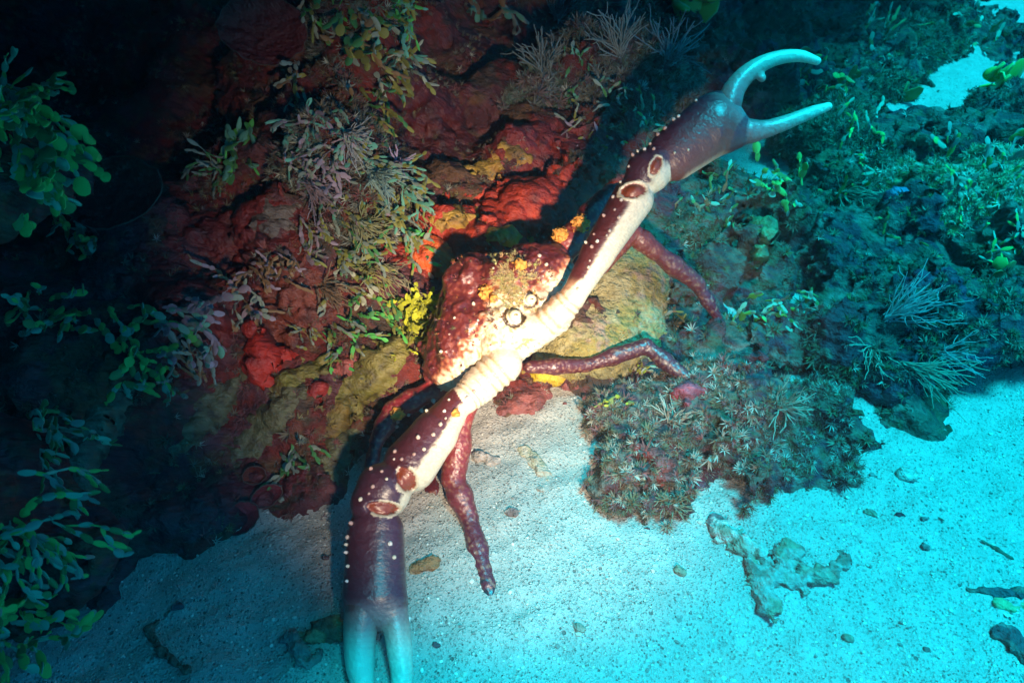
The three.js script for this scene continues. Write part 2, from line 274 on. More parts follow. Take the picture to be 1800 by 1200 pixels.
// ---------------------------------------------------------------- torch held below and to the right of the camera
{
  const aim = at(893, 590, 0.74), p = EYE.clone().addScaledVector(RGT, 0.10).addScaledVector(UPV, -0.165).addScaledVector(FWD, 0.03), dir = aim.clone().sub(p).normalize();
  const t = thing('dive_torch', 'black dive torch lighting the crab from below the camera', 'torch', p);
  t.quaternion.setFromUnitVectors(R3(0, 0, 1), dir);
  const lathe = (pts) => { const g = new THREE.LatheGeometry(pts.map((a) => new THREE.Vector2(a[0], a[1])), 40); g.rotateX(Math.PI / 2); return g; };
  part('housing', lathe([[0, -0.17], [0.017, -0.168], [0.019, -0.16], [0.019, -0.06], [0.023, -0.045], [0.029, -0.02], [0.030, 0], [0.0275, 0.001], [0.026, -0.006]]), mat({ color: 0x101114, roughness: 0.4 }), t);
  part('lamp_lens', new THREE.CircleGeometry(0.026, 36).translate(0, 0, -0.005), mat({ color: 0xffffff, emissive: 0xfff0d8, emissiveIntensity: 1.5, roughness: 0.1 }), t);
  for (const [cd, ang, to] of [[1.85, 26, at(900, 560, 0.78)], [2.0, 13, aim]]) {
    const l = new THREE.SpotLight(C(1, 0.80, 0.56), cd, 0, ang * Math.PI / 180, 1, 2); l.castShadow = true; l.shadow.radius = 0.7; l.shadow.mapSize.set(1024, 1024);
    l.position.copy(p).addScaledVector(dir, 0.004); l.target.position.copy(to); scene.add(l, l.target);
  }
}
// ---------------------------------------------------------------- the crab
{
  const img = (r, u, b) => R3(0, 0, 0).addScaledVector(RGT, r).addScaledVector(UPV, u).addScaledVector(BCK, b).normalize();
  const T = img(0.75, 0.66, 0), FR = img(0.42, -0.48, 0.77), DO = img(-0.508, 0.578, 0.637), c0 = at(872, 548, 0.75);
  const bones = [];
  const MAROON = [0.085, 0.016, 0.018], PURPLE = [0.055, 0.016, 0.030], CREAM = [0.62, 0.52, 0.38], RUST = [0.30, 0.045, 0.022], TAN = [0.42, 0.22, 0.13], RED = [0.36, 0.03, 0.022];
  const bone = (g, a, b, col, o = {}) => { const p = at(a[0], a[1], a[2]), q = at(b[0], b[1], b[2]); bones.push({ g, p, q, v: q.clone().sub(p), l2: q.distanceToSquared(p) || 1e-9, ra: mm(a[3], a[2]), rb: mm(b[3], b[2]), col, flat: o.flat, ax: o.ax, f: o.f, ring: o.ring }); };
  const chain = (g, pts, col, o) => { for (let i = 1; i < pts.length; i++) bone(g, pts[i - 1], pts[i], col, o); };
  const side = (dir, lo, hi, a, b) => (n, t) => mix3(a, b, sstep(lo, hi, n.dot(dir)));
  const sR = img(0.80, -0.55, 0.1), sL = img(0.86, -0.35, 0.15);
  const cream = () => CREAM, ivory = () => [0.66, 0.58, 0.44];
  // raised claw
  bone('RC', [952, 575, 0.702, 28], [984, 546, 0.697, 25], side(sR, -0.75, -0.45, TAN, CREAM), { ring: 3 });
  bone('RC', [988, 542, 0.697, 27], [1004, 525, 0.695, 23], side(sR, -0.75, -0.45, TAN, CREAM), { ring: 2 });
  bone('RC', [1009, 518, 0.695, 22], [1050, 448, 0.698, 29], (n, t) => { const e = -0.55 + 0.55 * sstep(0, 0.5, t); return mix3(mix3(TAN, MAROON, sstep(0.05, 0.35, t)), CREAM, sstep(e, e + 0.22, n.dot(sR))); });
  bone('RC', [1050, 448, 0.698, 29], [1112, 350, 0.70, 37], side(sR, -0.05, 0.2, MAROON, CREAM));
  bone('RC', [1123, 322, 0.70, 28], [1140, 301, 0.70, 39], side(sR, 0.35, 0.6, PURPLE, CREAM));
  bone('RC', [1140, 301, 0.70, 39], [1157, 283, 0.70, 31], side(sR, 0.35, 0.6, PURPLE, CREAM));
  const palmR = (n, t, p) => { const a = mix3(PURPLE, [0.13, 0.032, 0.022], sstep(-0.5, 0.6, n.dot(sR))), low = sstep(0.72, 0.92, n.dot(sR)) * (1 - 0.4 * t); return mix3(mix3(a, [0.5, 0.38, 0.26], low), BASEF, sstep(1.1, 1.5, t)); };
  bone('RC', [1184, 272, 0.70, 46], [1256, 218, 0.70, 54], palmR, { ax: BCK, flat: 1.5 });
  bone('RC', [1190, 246, 0.70, 24], [1262, 184, 0.70, 24], palmR, { ax: BCK, flat: 1.2 });
  const BASEF = [0.20, 0.12, 0.115], TIPF = [0.56, 0.50, 0.39], fingerCol = (s, dk) => mix3(mix3(dk, BASEF, sstep(0.04, 0.24, s)), TIPF, sstep(0.2, 1.0, s));
  // a finger curve cut into many short tapered pieces so that it bends smoothly
  const smooth = (pts, n) => { const cv = new THREE.CatmullRomCurve3(pts.map((p) => R3(p[0], p[1], 0))), dr = (k, t) => { const i = Math.min(pts.length - 2, Math.floor(t * (pts.length - 1))), u = t * (pts.length - 1) - i; return pts[i][k] * (1 - u) + pts[i + 1][k] * u; }; return Array.from({ length: n + 1 }, (_, i) => { const t = i / n, p = cv.getPoint(t); return [p.x, p.y, dr(2, t), dr(3, t)]; }); };
  const finger = (g, raw) => { const pts = smooth(raw, 16); for (let i = 1; i <= 16; i++) bone(g, pts[i - 1], pts[i], (n, t) => fingerCol((i - 1 + clamp(t)) / 16 * (g === 'LC' ? 2 : 1) - 0.05, [0.085, 0.022, 0.028]), { f: 1, ax: BCK, flat: i < 5 ? 1.4 - 0.08 * i : undefined }); };
  finger('RC', [[1262, 226, 0.70, 46], [1306, 231, 0.70, 24], [1345, 227, 0.699, 15.5], [1390, 212, 0.698, 12.5], [1430, 196, 0.697, 10.5], [1456, 187, 0.696, 7.5]], {});
  // lowered claw
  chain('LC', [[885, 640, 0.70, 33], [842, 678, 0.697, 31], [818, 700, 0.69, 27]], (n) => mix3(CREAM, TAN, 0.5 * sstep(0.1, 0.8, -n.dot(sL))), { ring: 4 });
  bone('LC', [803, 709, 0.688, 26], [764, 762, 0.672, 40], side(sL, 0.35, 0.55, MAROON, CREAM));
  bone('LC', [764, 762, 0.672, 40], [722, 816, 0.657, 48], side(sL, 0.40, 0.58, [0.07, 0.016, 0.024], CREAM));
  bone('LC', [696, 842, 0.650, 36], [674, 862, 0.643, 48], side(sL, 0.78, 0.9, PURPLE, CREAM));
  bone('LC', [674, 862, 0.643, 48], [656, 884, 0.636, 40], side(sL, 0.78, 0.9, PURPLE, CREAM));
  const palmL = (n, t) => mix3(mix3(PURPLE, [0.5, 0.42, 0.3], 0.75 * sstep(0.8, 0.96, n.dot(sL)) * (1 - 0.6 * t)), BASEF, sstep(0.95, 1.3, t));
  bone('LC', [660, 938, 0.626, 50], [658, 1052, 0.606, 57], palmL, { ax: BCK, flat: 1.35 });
  finger('LC', [[685, 1062, 0.603, 29], [696, 1100, 0.597, 24], [703, 1150, 0.588, 22], [706, 1200, 0.579, 19], [690, 1262, 0.570, 10]], {});
  // walking legs
  const leg = (g, pts, c1, c2) => {
    for (let i = 1; i < pts.length; i++) {
      const A = pts[i - 1], Z = pts[i], mid = A.map((v, k) => v * 0.55 + Z[k] * 0.45); mid[3] *= 1.0; const last = i === pts.length - 1;
      const col = (n, t, p) => { const m = 0.5 + 0.5 * N3(p.x * 160, p.y * 160, p.z * 160); return mix3(mix3(c1, c2, (i - 1) / (pts.length - 2 || 1)), TAN, 0.45 * sstep(0.62, 0.9, m)); };
      bone(g, [A[0], A[1], A[2], A[3] * 0.72], mid, col); bone(g, mid, [Z[0], Z[1], Z[2], Z[3] * (last ? 0.8 : 0.86)], col);
    }
  };
  const dk = [0.10, 0.016, 0.03];
  leg('L1', [[826, 678, 0.73, 24], [812, 735, 0.722, 23], [796, 842, 0.712, 25], [824, 908, 0.698, 20], [858, 1030, 0.655, 17]], [0.24, 0.03, 0.028], dk);
  bone('L1', [856, 1024, 0.657, 14], [869, 1067, 0.645, 8], () => [0.02, 0.018, 0.03]);
  leg('L2', [[800, 690, 0.755, 20], [752, 840, 0.745, 21], [778, 900, 0.722, 18], [806, 958, 0.692, 10]], [0.12, 0.018, 0.025], dk);
  leg('L3', [[800, 668, 0.752, 22], [752, 690, 0.752, 21], [690, 722, 0.752, 21], [662, 775, 0.745, 15], [646, 850, 0.728, 8]], [0.28, 0.025, 0.03], [0.07, 0.014, 0.03]);
  leg('R1', [[958, 500, 0.755, 30], [985, 445, 0.765, 30], [1018, 402, 0.77, 24], [1062, 350, 0.79, 20], [1090, 330, 0.84, 12]], [0.26, 0.028, 0.022], dk);
  leg('R2', [[1010, 505, 0.765, 20], [1112, 408, 0.79, 19], [1150, 440, 0.80, 19], [1226, 498, 0.83, 16], [1268, 568, 0.85, 7]], [0.22, 0.045, 0.03], dk);
  leg('R3', [[930, 645, 0.78, 15], [1030, 642, 0.797, 14], [1136, 608, 0.80, 16], [1206, 664, 0.79, 14], [1306, 716, 0.782, 7]], [0.09, 0.018, 0.024], [0.07, 0.012, 0.025]);
  // mouth and breast plates below the face: long pale ribs
  const G = {}; for (const b of bones) (G[b.g] ??= []).push(b);
  const ribs = [[[812, 652, 0.718], [1006, 528, 0.703], 22], [[832, 668, 0.712], [985, 566, 0.703], 20], [[800, 634, 0.730], [960, 530, 0.722], 22], [[870, 610, 0.705], [925, 575, 0.700], 26]].map(([a, b, r]) => { const p = at(...a), q = at(...b); return { p, q, v: q.clone().sub(p), l2: p.distanceToSquared(q), ra: mm(r, 0.71), rb: mm(r * 0.9, 0.71) }; });
  const lobes = [[-0.068, -0.004, 0.012, 0.026], [0.062, 0.0, 0.012, 0.026], [-0.03, 0.022, 0.012, 0.028], [0.03, 0.024, 0.008, 0.028], [0.0, 0.028, -0.02, 0.032], [-0.055, 0.006, 0.03, 0.020], [0.0, 0.012, 0.048, 0.018]];
  const tp = R3(0, 0, 0);
  const bd = (b, x, y, z) => {
    let dx = x - b.p.x, dy = y - b.p.y, dz = z - b.p.z;
    const t = clamp((dx * b.v.x + dy * b.v.y + dz * b.v.z) / b.l2); dx -= b.v.x * t; dy -= b.v.y * t; dz -= b.v.z * t;
    if (b.flat) { const s = dx * b.ax.x + dy * b.ax.y + dz * b.ax.z, k = s * (b.flat - 1); dx += b.ax.x * k; dy += b.ax.y * k; dz += b.ax.z * k; }
    b.t = t; return Math.sqrt(dx * dx + dy * dy + dz * dz) - (b.ra + (b.rb - b.ra) * t) - (b.ring ? 0.0011 * Math.sin(t * b.ring * 6.283) : 0);
  };
  const bodySdf = (x, y, z) => {
    tp.set(x - c0.x, y - c0.y, z - c0.z); const a = tp.dot(T), d = tp.dot(DO), f = tp.dot(FR), wide = 0.092 - 0.018 * sstep(0, 0.06, f);
    const k = Math.sqrt((a / wide) ** 2 + (d / 0.040) ** 2 + (f / 0.060) ** 2); let s = (k - 1) * 0.045;
    for (const l of lobes) s = smin(s, Math.hypot(a - l[0], d - l[1], f - l[2]) - l[3], 0.014);
    s -= 0.0007 * N3(x * 210, y * 210, z * 210) + 0.0020 * Math.max(0, N3(x * 75 + 4, y * 75, z * 75)) + 0.0035 * N3(x * 32, y * 32, z * 32);
    for (const r of ribs) s = smin(s, bd(r, x, y, z) - 0.0006 * Math.sin((x * 0.6 + y) * 900), 0.0012);
    return s;
  };
  const limbBox = Object.values(G).map((l) => { const lo = R3(9, 9, 9), hi = R3(-9, -9, -9); for (const b of l) { const r = Math.max(b.ra, b.rb) + 0.004; for (const e of [b.p, b.q]) { lo.min(e.clone().subScalar(r)); hi.max(e.clone().addScalar(r)); } } return { l, lo, hi }; });
  const SOCK = [];
  const sock = (x, y, z) => { for (const k of SOCK) { const dx = x - k.c.x, dy = y - k.c.y, dz = z - k.c.z; if (dx * dx + dy * dy + dz * dz > k.r2) continue; const w = dx * k.z.x + dy * k.z.y + dz * k.z.z; if (Math.abs(w) > 0.012) continue; const e = Math.hypot((dx * k.x.x + dy * k.x.y + dz * k.x.z) / k.a, (dx * k.y.x + dy * k.y.y + dz * k.y.z) / k.b) * (1 + 0.08 * N3(x * 150, y * 150, z * 150)); if (e < 1.5) { k.e = e; return k; } } return null; };
  const crabSdf = (x, y, z) => {
    const far = Math.hypot(x - c0.x, y - c0.y, z - c0.z) - 0.15; let s = far > 0.03 ? far : bodySdf(x, y, z);
    for (const { l, lo, hi } of limbBox) {
      const m = Math.max(lo.x - x, x - hi.x, lo.y - y, y - hi.y, lo.z - z, z - hi.z); if (m > 0.01) { s = Math.min(s, m); continue; }
      let d = 9, df = 9; for (const b of l) if (b.f) df = Math.min(df, bd(b, x, y, z)); else d = smin(d, bd(b, x, y, z), 0.0032);
      d = smin(d, df, 0.006);
      d -= l[0].g.length === 2 && l[0].g[1] === 'C' ? 0.00012 * N3(x * 300, y * 300, z * 300) : 0.0006 * N3(x * 230, y * 230, z * 230) + 0.0005 * N3(x * 480, y * 480, z * 480);
      s = smin(s, d, 0.003);
    }
    const k = SOCK.length && s < 0.01 ? sock(x, y, z) : null; if (k) s += k.eye ? 0.0022 * Math.exp(-(((k.e - 1.05) / 0.2) ** 2)) : 0.0018 * Math.exp(-(((k.e - 0.78) / 0.16) ** 2)) - 0.0013 * Math.exp(-(((k.e - 1.08) / 0.16) ** 2)) - 0.0008 * Math.exp(-((k.e / 0.5) ** 2));
    return s;
  };
  const nv = R3(0, 0, 0);
  const crabCol = (x, y, z, nx, ny, nz) => {
    nv.set(nx, ny, nz); let best = bodySdf(x, y, z), bb = null;
    for (const b of bones) { const d = bd(b, x, y, z); if (d < best) { best = d; bb = b; } }
    const g = 1 + 0.16 * N3(x * 260, y * 260, z * 260);
    const sk = sock(x, y, z);
    if (sk && sk.eye && sk.e > 0.85 && sk.e < 1.22) return [0.05, 0.026, 0.012];
    if (sk && !sk.eye && sk.e < 1.24) { if (sk.e < 0.9) return [0.20 * g, 0.036 * g, 0.014 * g]; const u = ((x - sk.c.x) * sL.x + (y - sk.c.y) * sL.y + (z - sk.c.z) * sL.z) / sk.a; if (sk.c.x > 0 || u > -0.25 + 0.4 * N3(x * 90, y * 90, z * 90)) return [0.52 * g, 0.42 * g, 0.29 * g]; }
    if (bb) {
      bd(bb, x, y, z); const t = ((x - bb.p.x) * bb.v.x + (y - bb.p.y) * bb.v.y + (z - bb.p.z) * bb.v.z) / bb.l2; tp.set(x, y, z);
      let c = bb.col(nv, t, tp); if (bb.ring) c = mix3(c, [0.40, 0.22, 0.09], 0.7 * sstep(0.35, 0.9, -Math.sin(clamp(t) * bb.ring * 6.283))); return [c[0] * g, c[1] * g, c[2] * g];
    }
    tp.set(x - c0.x, y - c0.y, z - c0.z); const a = tp.dot(T), d = tp.dot(DO), f = tp.dot(FR), n1 = N3(x * 60, y * 60, z * 60), n2 = N3(x * 160, y * 160, z * 160);
    const mid = Math.exp(-(((a - 0.012) / 0.020) ** 2));
    let q = (f - 0.030) / 0.022 - (d - 0.012) / 0.030 + 1.5 * mid + 0.35 * n1 + 0.3 * n2;
    let c = mix3([0.12, 0.018, 0.018], [0.22, 0.05, 0.035], sstep(0.1, 0.7, n2)); c = mix3(c, [0.08, 0.014, 0.022], sstep(0.0, 0.6, n1));
    c = mix3(c, [0.40, 0.13, 0.06], sstep(-0.35, 0.15, q)); c = mix3(c, CREAM, sstep(0.0, 0.55, q));
    { const rd = ribs.map((r) => bd(r, x, y, z)).sort((u, v) => u - v); if (rd[0] < 0.004 && rd[1] - rd[0] < 0.0022) c = mix3(c, [0.30, 0.16, 0.06], 0.75); }
    if (q > 0.4 && n2 < -0.45) c = mix3(c, [0.42, 0.25, 0.08], 0.7);
    return [c[0] * g, c[1] * g, c[2] * g];
  };
  const hitCrab = (px, py) => { for (let k = 0; k < 14; k++) { const h = trace(px, py, crabSdf); if (h.d < 0.9 && h.d > 0.4) return h; let bx = 0, by = 0, best = 1e9; for (const b of bones) for (const s of [0, 0.25, 0.5, 0.75, 1]) { const e = b.p.clone().lerp(b.q, s).sub(EYE), d = e.dot(FWD), x = 900 + e.x / d / HALF * 600, y = 600 - e.dot(UPV) / d / HALF * 600, m = (x - px) ** 2 + (y - py) ** 2; if (m < best) { best = m; bx = x; by = y; } } const l = Math.sqrt(best) + 1e-6; px += (bx - px) / l * 3; py += (by - py) / l * 3; } return null; };
  for (const [x, y, a, b, ang, eye] of [[1114, 333, 24, 15, -0.15], [1154, 290, 19, 10, -1.15], [714, 842, 25, 17, 1.1], [672, 893, 32, 12, 0.15], [904, 556, 17, 16, 0, 1], [932, 526, 14, 13, 0, 1]]) {
    const h = hitCrab(x, y), z = h.n.clone().add(BCK).normalize(), ux = RGT.clone().multiplyScalar(Math.cos(ang)).addScaledVector(UPV, -Math.sin(ang)), X = ux.addScaledVector(z, -ux.dot(z)).normalize(), s = mm(1, h.d);
    SOCK.push({ c: h.p, z, x: X, y: z.clone().cross(X), a: a * s, b: b * s, r2: (a * s * 1.7) ** 2, eye });
  }
  const lo = R3(9, 9, 9), hi = R3(-9, -9, -9); for (const b of limbBox) { lo.min(b.lo); hi.max(b.hi); } lo.min(c0.clone().subScalar(0.12)); hi.max(c0.clone().addScalar(0.12));
  const geo = netMesh(crabSdf, lo.toArray(), hi.toArray(), 0.0015, 2.2, crabCol);
  console.log('crab', geo.attributes.position.count);
  const org = R3(c0.x, 0, c0.z), crab = thing('crab', 'large maroon and cream clinging crab with claws spread wide on the reef', 'crab', org);
  M.shell = mat({ vertexColors: true, roughness: 0.42, clearcoat: 0.35, clearcoatRoughness: 0.3, bumpMap: roughTex, bumpScale: 0.0012 });
  part('body', rebase(geo, org), M.shell, crab);
  // movable fingers: their own hinged pieces
  const fingerGeo = (pts, tooth) => { const gain = tooth ? 1 : 2;
    const bs = []; pts = smooth(pts, 18); for (let i = 1; i < pts.length; i++) { const a = pts[i - 1], b = pts[i], p = at(a[0], a[1], a[2]), q = at(b[0], b[1], b[2]); bs.push({ p, q, v: q.clone().sub(p), l2: p.distanceToSquared(q), ra: mm(a[3], a[2]), rb: mm(b[3], b[2]), i }); }
    const tt = tooth && at(tooth[0], tooth[1], tooth[2]), f = (x, y, z) => { let d = 9; for (const b of bs) d = Math.min(d, bd(b, x, y, z)); if (tt) d = smin(d, Math.hypot(x - tt.x, y - tt.y, z - tt.z) - mm(tooth[3], tooth[2]), 0.005); return d; };
    const l = R3(9, 9, 9), h = R3(-9, -9, -9); for (const b of bs) for (const e of [b.p, b.q]) { l.min(e.clone().subScalar(0.03)); h.max(e.clone().addScalar(0.03)); }
    return netMesh(f, l.toArray(), h.toArray(), 0.0014, 2, (x, y, z) => { let best = 9, s = 0; for (const b of bs) { const d = bd(b, x, y, z); if (d < best) { best = d; s = (b.i - 1 + b.t) / bs.length; } } return fingerCol(s * gain + 0.08, [0.09, 0.03, 0.032]); });
  };
  part('movable_finger', rebase(fingerGeo([[1278, 192, 0.699, 24], [1292, 155, 0.698, 19], [1320, 124, 0.697, 15.5], [1362, 103, 0.696, 12.5], [1406, 98, 0.695, 10.5], [1437, 107, 0.694, 7]], [1340, 137, 0.697, 7]), org), M.shell, crab);
  part('movable_finger', rebase(fingerGeo([[637, 1072, 0.600, 32], [632, 1120, 0.592, 29], [633, 1170, 0.583, 25], [642, 1220, 0.575, 18], [662, 1270, 0.568, 9]], null), org), M.shell, crab);
  // white beads
  const beadShapes = [1.0, 1.5, 0.8].map((h, k) => { const g = new THREE.SphereGeometry(1, 10, 7), p = g.attributes.position; for (let i = 0; i < p.count; i++) { const t = p.getZ(i), w = 1 - 0.35 * Math.max(0, t) * (h > 0.9 ? 1 : 0.4), q = 1 + 0.14 * N3(p.getX(i) * 2 + k * 9, p.getY(i) * 2, t * 2); p.setXYZ(i, p.getX(i) * w * q, p.getY(i) * w * q, t * h * q); } g.computeVertexNormals(); return g; });
  const pearls = [[0.66, 0.58, 0.52], [0.50, 0.38, 0.32], [0.58, 0.50, 0.38], [0.40, 0.24, 0.20]].map((k) => mat({ color: C(...k), roughness: 0.45, clearcoat: 0.2 }));
  const beads = (list, r) => { for (const [x, y, k] of list) { const h = hitCrab(x + rr(-3, 3), y + rr(-3, 3)); if (!h) continue; const o = part('bead', pick(beadShapes), pick(pearls), crab); o.position.copy(h.p).addScaledVector(h.n, mm(r, h.d) * 0.15).sub(org); o.quaternion.setFromUnitVectors(R3(0, 0, 1), h.n); o.scale.setScalar(mm(r * ((k ?? 1) * rr(0.6, 1.1)), h.d)); } };
  beads([[1218, 170], [1187, 190, 1.2], [1176, 204], [1161, 213, 1.2], [1148, 233, 1.2], [1141, 246], [1127, 255], [1110, 273], [1121, 268], [1209, 261], [1189, 270], [1108, 293], [1147, 259], [1092, 300], [1061, 381], [1087, 384], [1069, 403], [1044, 411], [1066, 413], [1050, 426], [1038, 435], [1029, 426], [1036, 458], [1032, 472], [1026, 490], [1014, 506], [1078, 345], [1092, 352], [1082, 366]], 3.4);
  beads([[777, 687], [761, 704], [749, 721], [739, 725], [722, 734], [720, 751], [707, 756], [736, 769, 1.3], [779, 722], [782, 736], [775, 746], [760, 762], [764, 783, 1.3], [747, 791], [725, 796, 1.4], [691, 791], [706, 805], [694, 806], [672, 827], [650, 826], [678, 844], [654, 855], [647, 867], [636, 879, 1.3], [821, 701, 1.2], [832, 687], [615, 921, 1.4], [604, 943, 1.2], [607, 955], [607, 969, 1.2], [613, 992], [610, 1019, 1.2], [684, 953, 1.1], [694, 981], [800, 715], [792, 700]], 3.8);
  // bony knobs on the back
  beads([[832, 535, 1.2], [800, 558, 1.1], [790, 585, 0.8], [842, 560], [775, 615], [885, 470, 0.8], [948, 452, 1.2], [958, 466], [868, 474, 0.8], [846, 590, 0.8]], 3.6);
  // eyes
  const eyeM = mat({ color: C(0.78, 0.68, 0.45), roughness: 0.25, clearcoat: 0.8 });
  for (const [x, y, r] of [[904, 556, 11], [932, 526, 9.5]]) {
    const h = hitCrab(x, y), s = mm(r, h.d), o = part('eye', new THREE.SphereGeometry(s, 20, 14), eyeM, crab); o.position.copy(h.p).sub(org).addScaledVector(h.n, s * 0.25); o.quaternion.setFromUnitVectors(R3(0, 0, 1), h.n.clone().add(BCK).normalize());
    part('pupil', new THREE.SphereGeometry(s * 0.34, 14, 10).scale(1.2, 0.7, 0.5).translate(0, 0, s * 0.86), mat({ color: C(0.16, 0.12, 0.04), roughness: 0.2, clearcoat: 0.8 }), o);
  }
  // lumps of sponge that grow on the shell
  M.orange = mat({ color: C(0.62, 0.26, 0.045), roughness: 0.7, bumpMap: roughTex, bumpScale: 0.002 });
  for (const [x, y, r] of [[856, 514, 15], [914, 466, 13], [985, 414, 15], [1020, 394, 17], [698, 727, 13], [868, 524, 9], [801, 726, 9]]) {
    const h = hitCrab(x, y), s = mm(r, h.d), p = h.p, f = (X, Y, Z) => Math.hypot(X - p.x, Y - p.y, Z - p.z) - s * (0.85 + 0.45 * N3(X * 210, Y * 210, Z * 210) + 0.2 * N3(X * 500, Y * 500, Z * 500));
    part('orange_sponge', rebase(netMesh(f, [p.x - 2 * s, p.y - 2 * s, p.z - 2 * s], [p.x + 2 * s, p.y + 2 * s, p.z + 2 * s], 0.0016, 3), org), M.orange, crab);
  }
  // fuzzy cream growth on the front of the shell
  {
    const hair = []; for (let k = 0; k < 7; k++) { const a = k * 2.4, w = 0.09, l = 0.3 + 0.5 * ((k * 37) % 10) / 10, v = [-Math.sin(a) * w, 0, Math.cos(a) * w, Math.sin(a) * w, 0, -Math.cos(a) * w, Math.cos(a) * l * 0.5, 0.6, Math.sin(a) * l * 0.5, Math.cos(a) * l, 1, Math.sin(a) * l], g = new THREE.BufferGeometry(); g.setAttribute('position', new THREE.Float32BufferAttribute(v, 3)); g.setIndex([0, 1, 2, 0, 2, 3, 1, 3, 2]); hair.push(g); }
    const g = mergeGeometries(hair); g.computeVertexNormals(); const spots = [];
    for (let k = 0; k < 2600 && spots.length < 620; k++) { const big = rnd() < 0.55, x = big ? 905 + 45 * (rnd() + rnd() - 1) : rr(760, 990), y = big ? 495 + 55 * (rnd() + rnd() - 1) : rr(450, 640), h = trace(x, y, crabSdf); if (h.d > 0.8) continue; const q = h.p.clone().sub(c0), f = q.dot(FR); if (f > 0.062 || N3(h.p.x * 60, h.p.y * 60, h.p.z * 60) < (big ? -0.3 : 0.25)) continue; spots.push([h, big]); }
    const im = new THREE.InstancedMesh(g, mat({ color: 0xffffff, roughness: 0.9 }), spots.length), mx = new THREE.Matrix4(), q = new THREE.Quaternion(), cc = new THREE.Color();
    spots.forEach(([h, big], i) => { q.setFromUnitVectors(R3(0, 1, 0), h.n.clone().add(R3(rr(-0.6, 0.6), rr(-0.6, 0.6), rr(-0.6, 0.6))).normalize()); const s = rr(0.0022, 0.0055); mx.compose(h.p.clone().sub(org), q, R3(s, s, s)); im.setMatrixAt(i, mx); im.setColorAt(i, big ? cc.setRGB(rr(0.4, 0.6), rr(0.32, 0.46), rr(0.12, 0.24)) : cc.setRGB(rr(0.14, 0.4), rr(0.05, 0.16), rr(0.03, 0.09))); });
    im.name = 'fuzz'; im.userData.kind = 'stuff'; im.castShadow = im.receiveShadow = true; crab.add(im);
  }
}
// ---------------------------------------------------------------- sponges that crust the rock
const surfaces = [{ sdf: reefSdf, geo: reefGeo }, ...ROCKS.map((r) => ({ sdf: r.sdf, geo: r.geo }))];
function crust(name, label, category, px, py, rx, ry, ang, thick, cols, group) {
  const h = trace(px, py), c = h.p, s = mm(1, h.d); let g = null, best = 9;
  for (const f of surfaces) { const d = Math.abs(f.sdf(c.x, c.y, c.z)); if (d < best) { best = d; g = f.geo; } }
  const ca = Math.cos(ang), sa = Math.sin(ang), ex = RGT.clone().multiplyScalar(ca).addScaledVector(UPV, -sa), x1 = ex.addScaledVector(h.n, -ex.dot(h.n)).normalize(), y1 = h.n.clone().cross(x1);
  const P = g.attributes.position, Nn = g.attributes.normal, ix = g.index.array, w = new Map(), pos = [], idx = [], R = Math.max(rx, ry) * s * 1.5, off = rnd() * 50;
  const add = (i) => {
    if (w.has(i)) return w.get(i); const x = P.getX(i), y = P.getY(i), z = P.getZ(i), dx = x - c.x, dy = y - c.y, dz = z - c.z;
    const a = (dx * x1.x + dy * x1.y + dz * x1.z) / (rx * s), b = (dx * y1.x + dy * y1.y + dz * y1.z) / (ry * s), q = (dx * h.n.x + dy * h.n.y + dz * h.n.z) / (Math.max(rx, ry) * s);
    const r = Math.sqrt(a * a + b * b + 0.3 * q * q) * (1 + 0.40 * N3(x * 55 + off, y * 55, z * 55) + 0.22 * N3(x * 140 + off, y * 140, z * 140));
    const t = thick * (1 - r * r) - 0.0008 + (r < 1 ? 0.0018 * N3(x * 110, y * 110, z * 110 + off) : 0), tt = Math.max(t, -0.006);
    const k = r > 1.5 ? -1 : pos.length / 3; if (k >= 0) pos.push(x + Nn.getX(i) * tt, y + Nn.getY(i) * tt, z + Nn.getZ(i) * tt); w.set(i, k); return k;
  };
  for (let i = 0; i < ix.length; i += 3) { const x = P.getX(ix[i]) - c.x, y = P.getY(ix[i]) - c.y, z = P.getZ(ix[i]) - c.z; if (x * x + y * y + z * z > R * R) continue; const a = add(ix[i]), b = add(ix[i + 1]), d = add(ix[i + 2]); if (a >= 0 && b >= 0 && d >= 0) idx.push(a, b, d); }
  const G = new THREE.BufferGeometry(); G.setAttribute('position', new THREE.Float32BufferAttribute(pos, 3)); G.setIndex(idx); G.computeVertexNormals();
  finish(G, (x, y, z) => { const n = 0.5 + 0.5 * fbm(x + off, y, z, 70, 3), k = 1 + 0.2 * N3(x * 240, y * 240, z * 240), dx = x - c.x, dy = y - c.y, dz = z - c.z, a = (dx * x1.x + dy * x1.y + dz * x1.z) / (rx * s), b = (dx * y1.x + dy * y1.y + dz * y1.z) / (ry * s), str = ry < rx * 0.5 ? N3(a * 2.2 + off, b * 5.5, off) : N3(x * 34 + off, y * 34, z * 34);
    let m = mix3(cols[0], cols[1] ?? cols[0], sstep(0.3, 0.7, n)); m = mix3(m, [m[0] * 0.35 + 0.015, m[1] * 0.35 + 0.006, m[2] * 0.35 + 0.008], sstep(0.15, 0.6, str + 0.4 * N3(x * 120, y * 120, z * 120 + off))); return [m[0] * k, m[1] * k, m[2] * k]; });
  const o = single(name, rebase(G, c), M.crust, label, category, group); o.position.copy(c); return o;
}
const REDS = [[0.42, 0.035, 0.012], [0.26, 0.020, 0.012]], YEL = [[0.42, 0.25, 0.035], [0.34, 0.17, 0.04]], OLV = [[0.15, 0.13, 0.022], [0.20, 0.16, 0.045]], PAL2 = [[0.12, 0.12, 0.06], [0.08, 0.07, 0.03]], DRED = [[0.16, 0.014, 0.012], [0.10, 0.010, 0.010]];
const ES = 'encrusting_sponge';
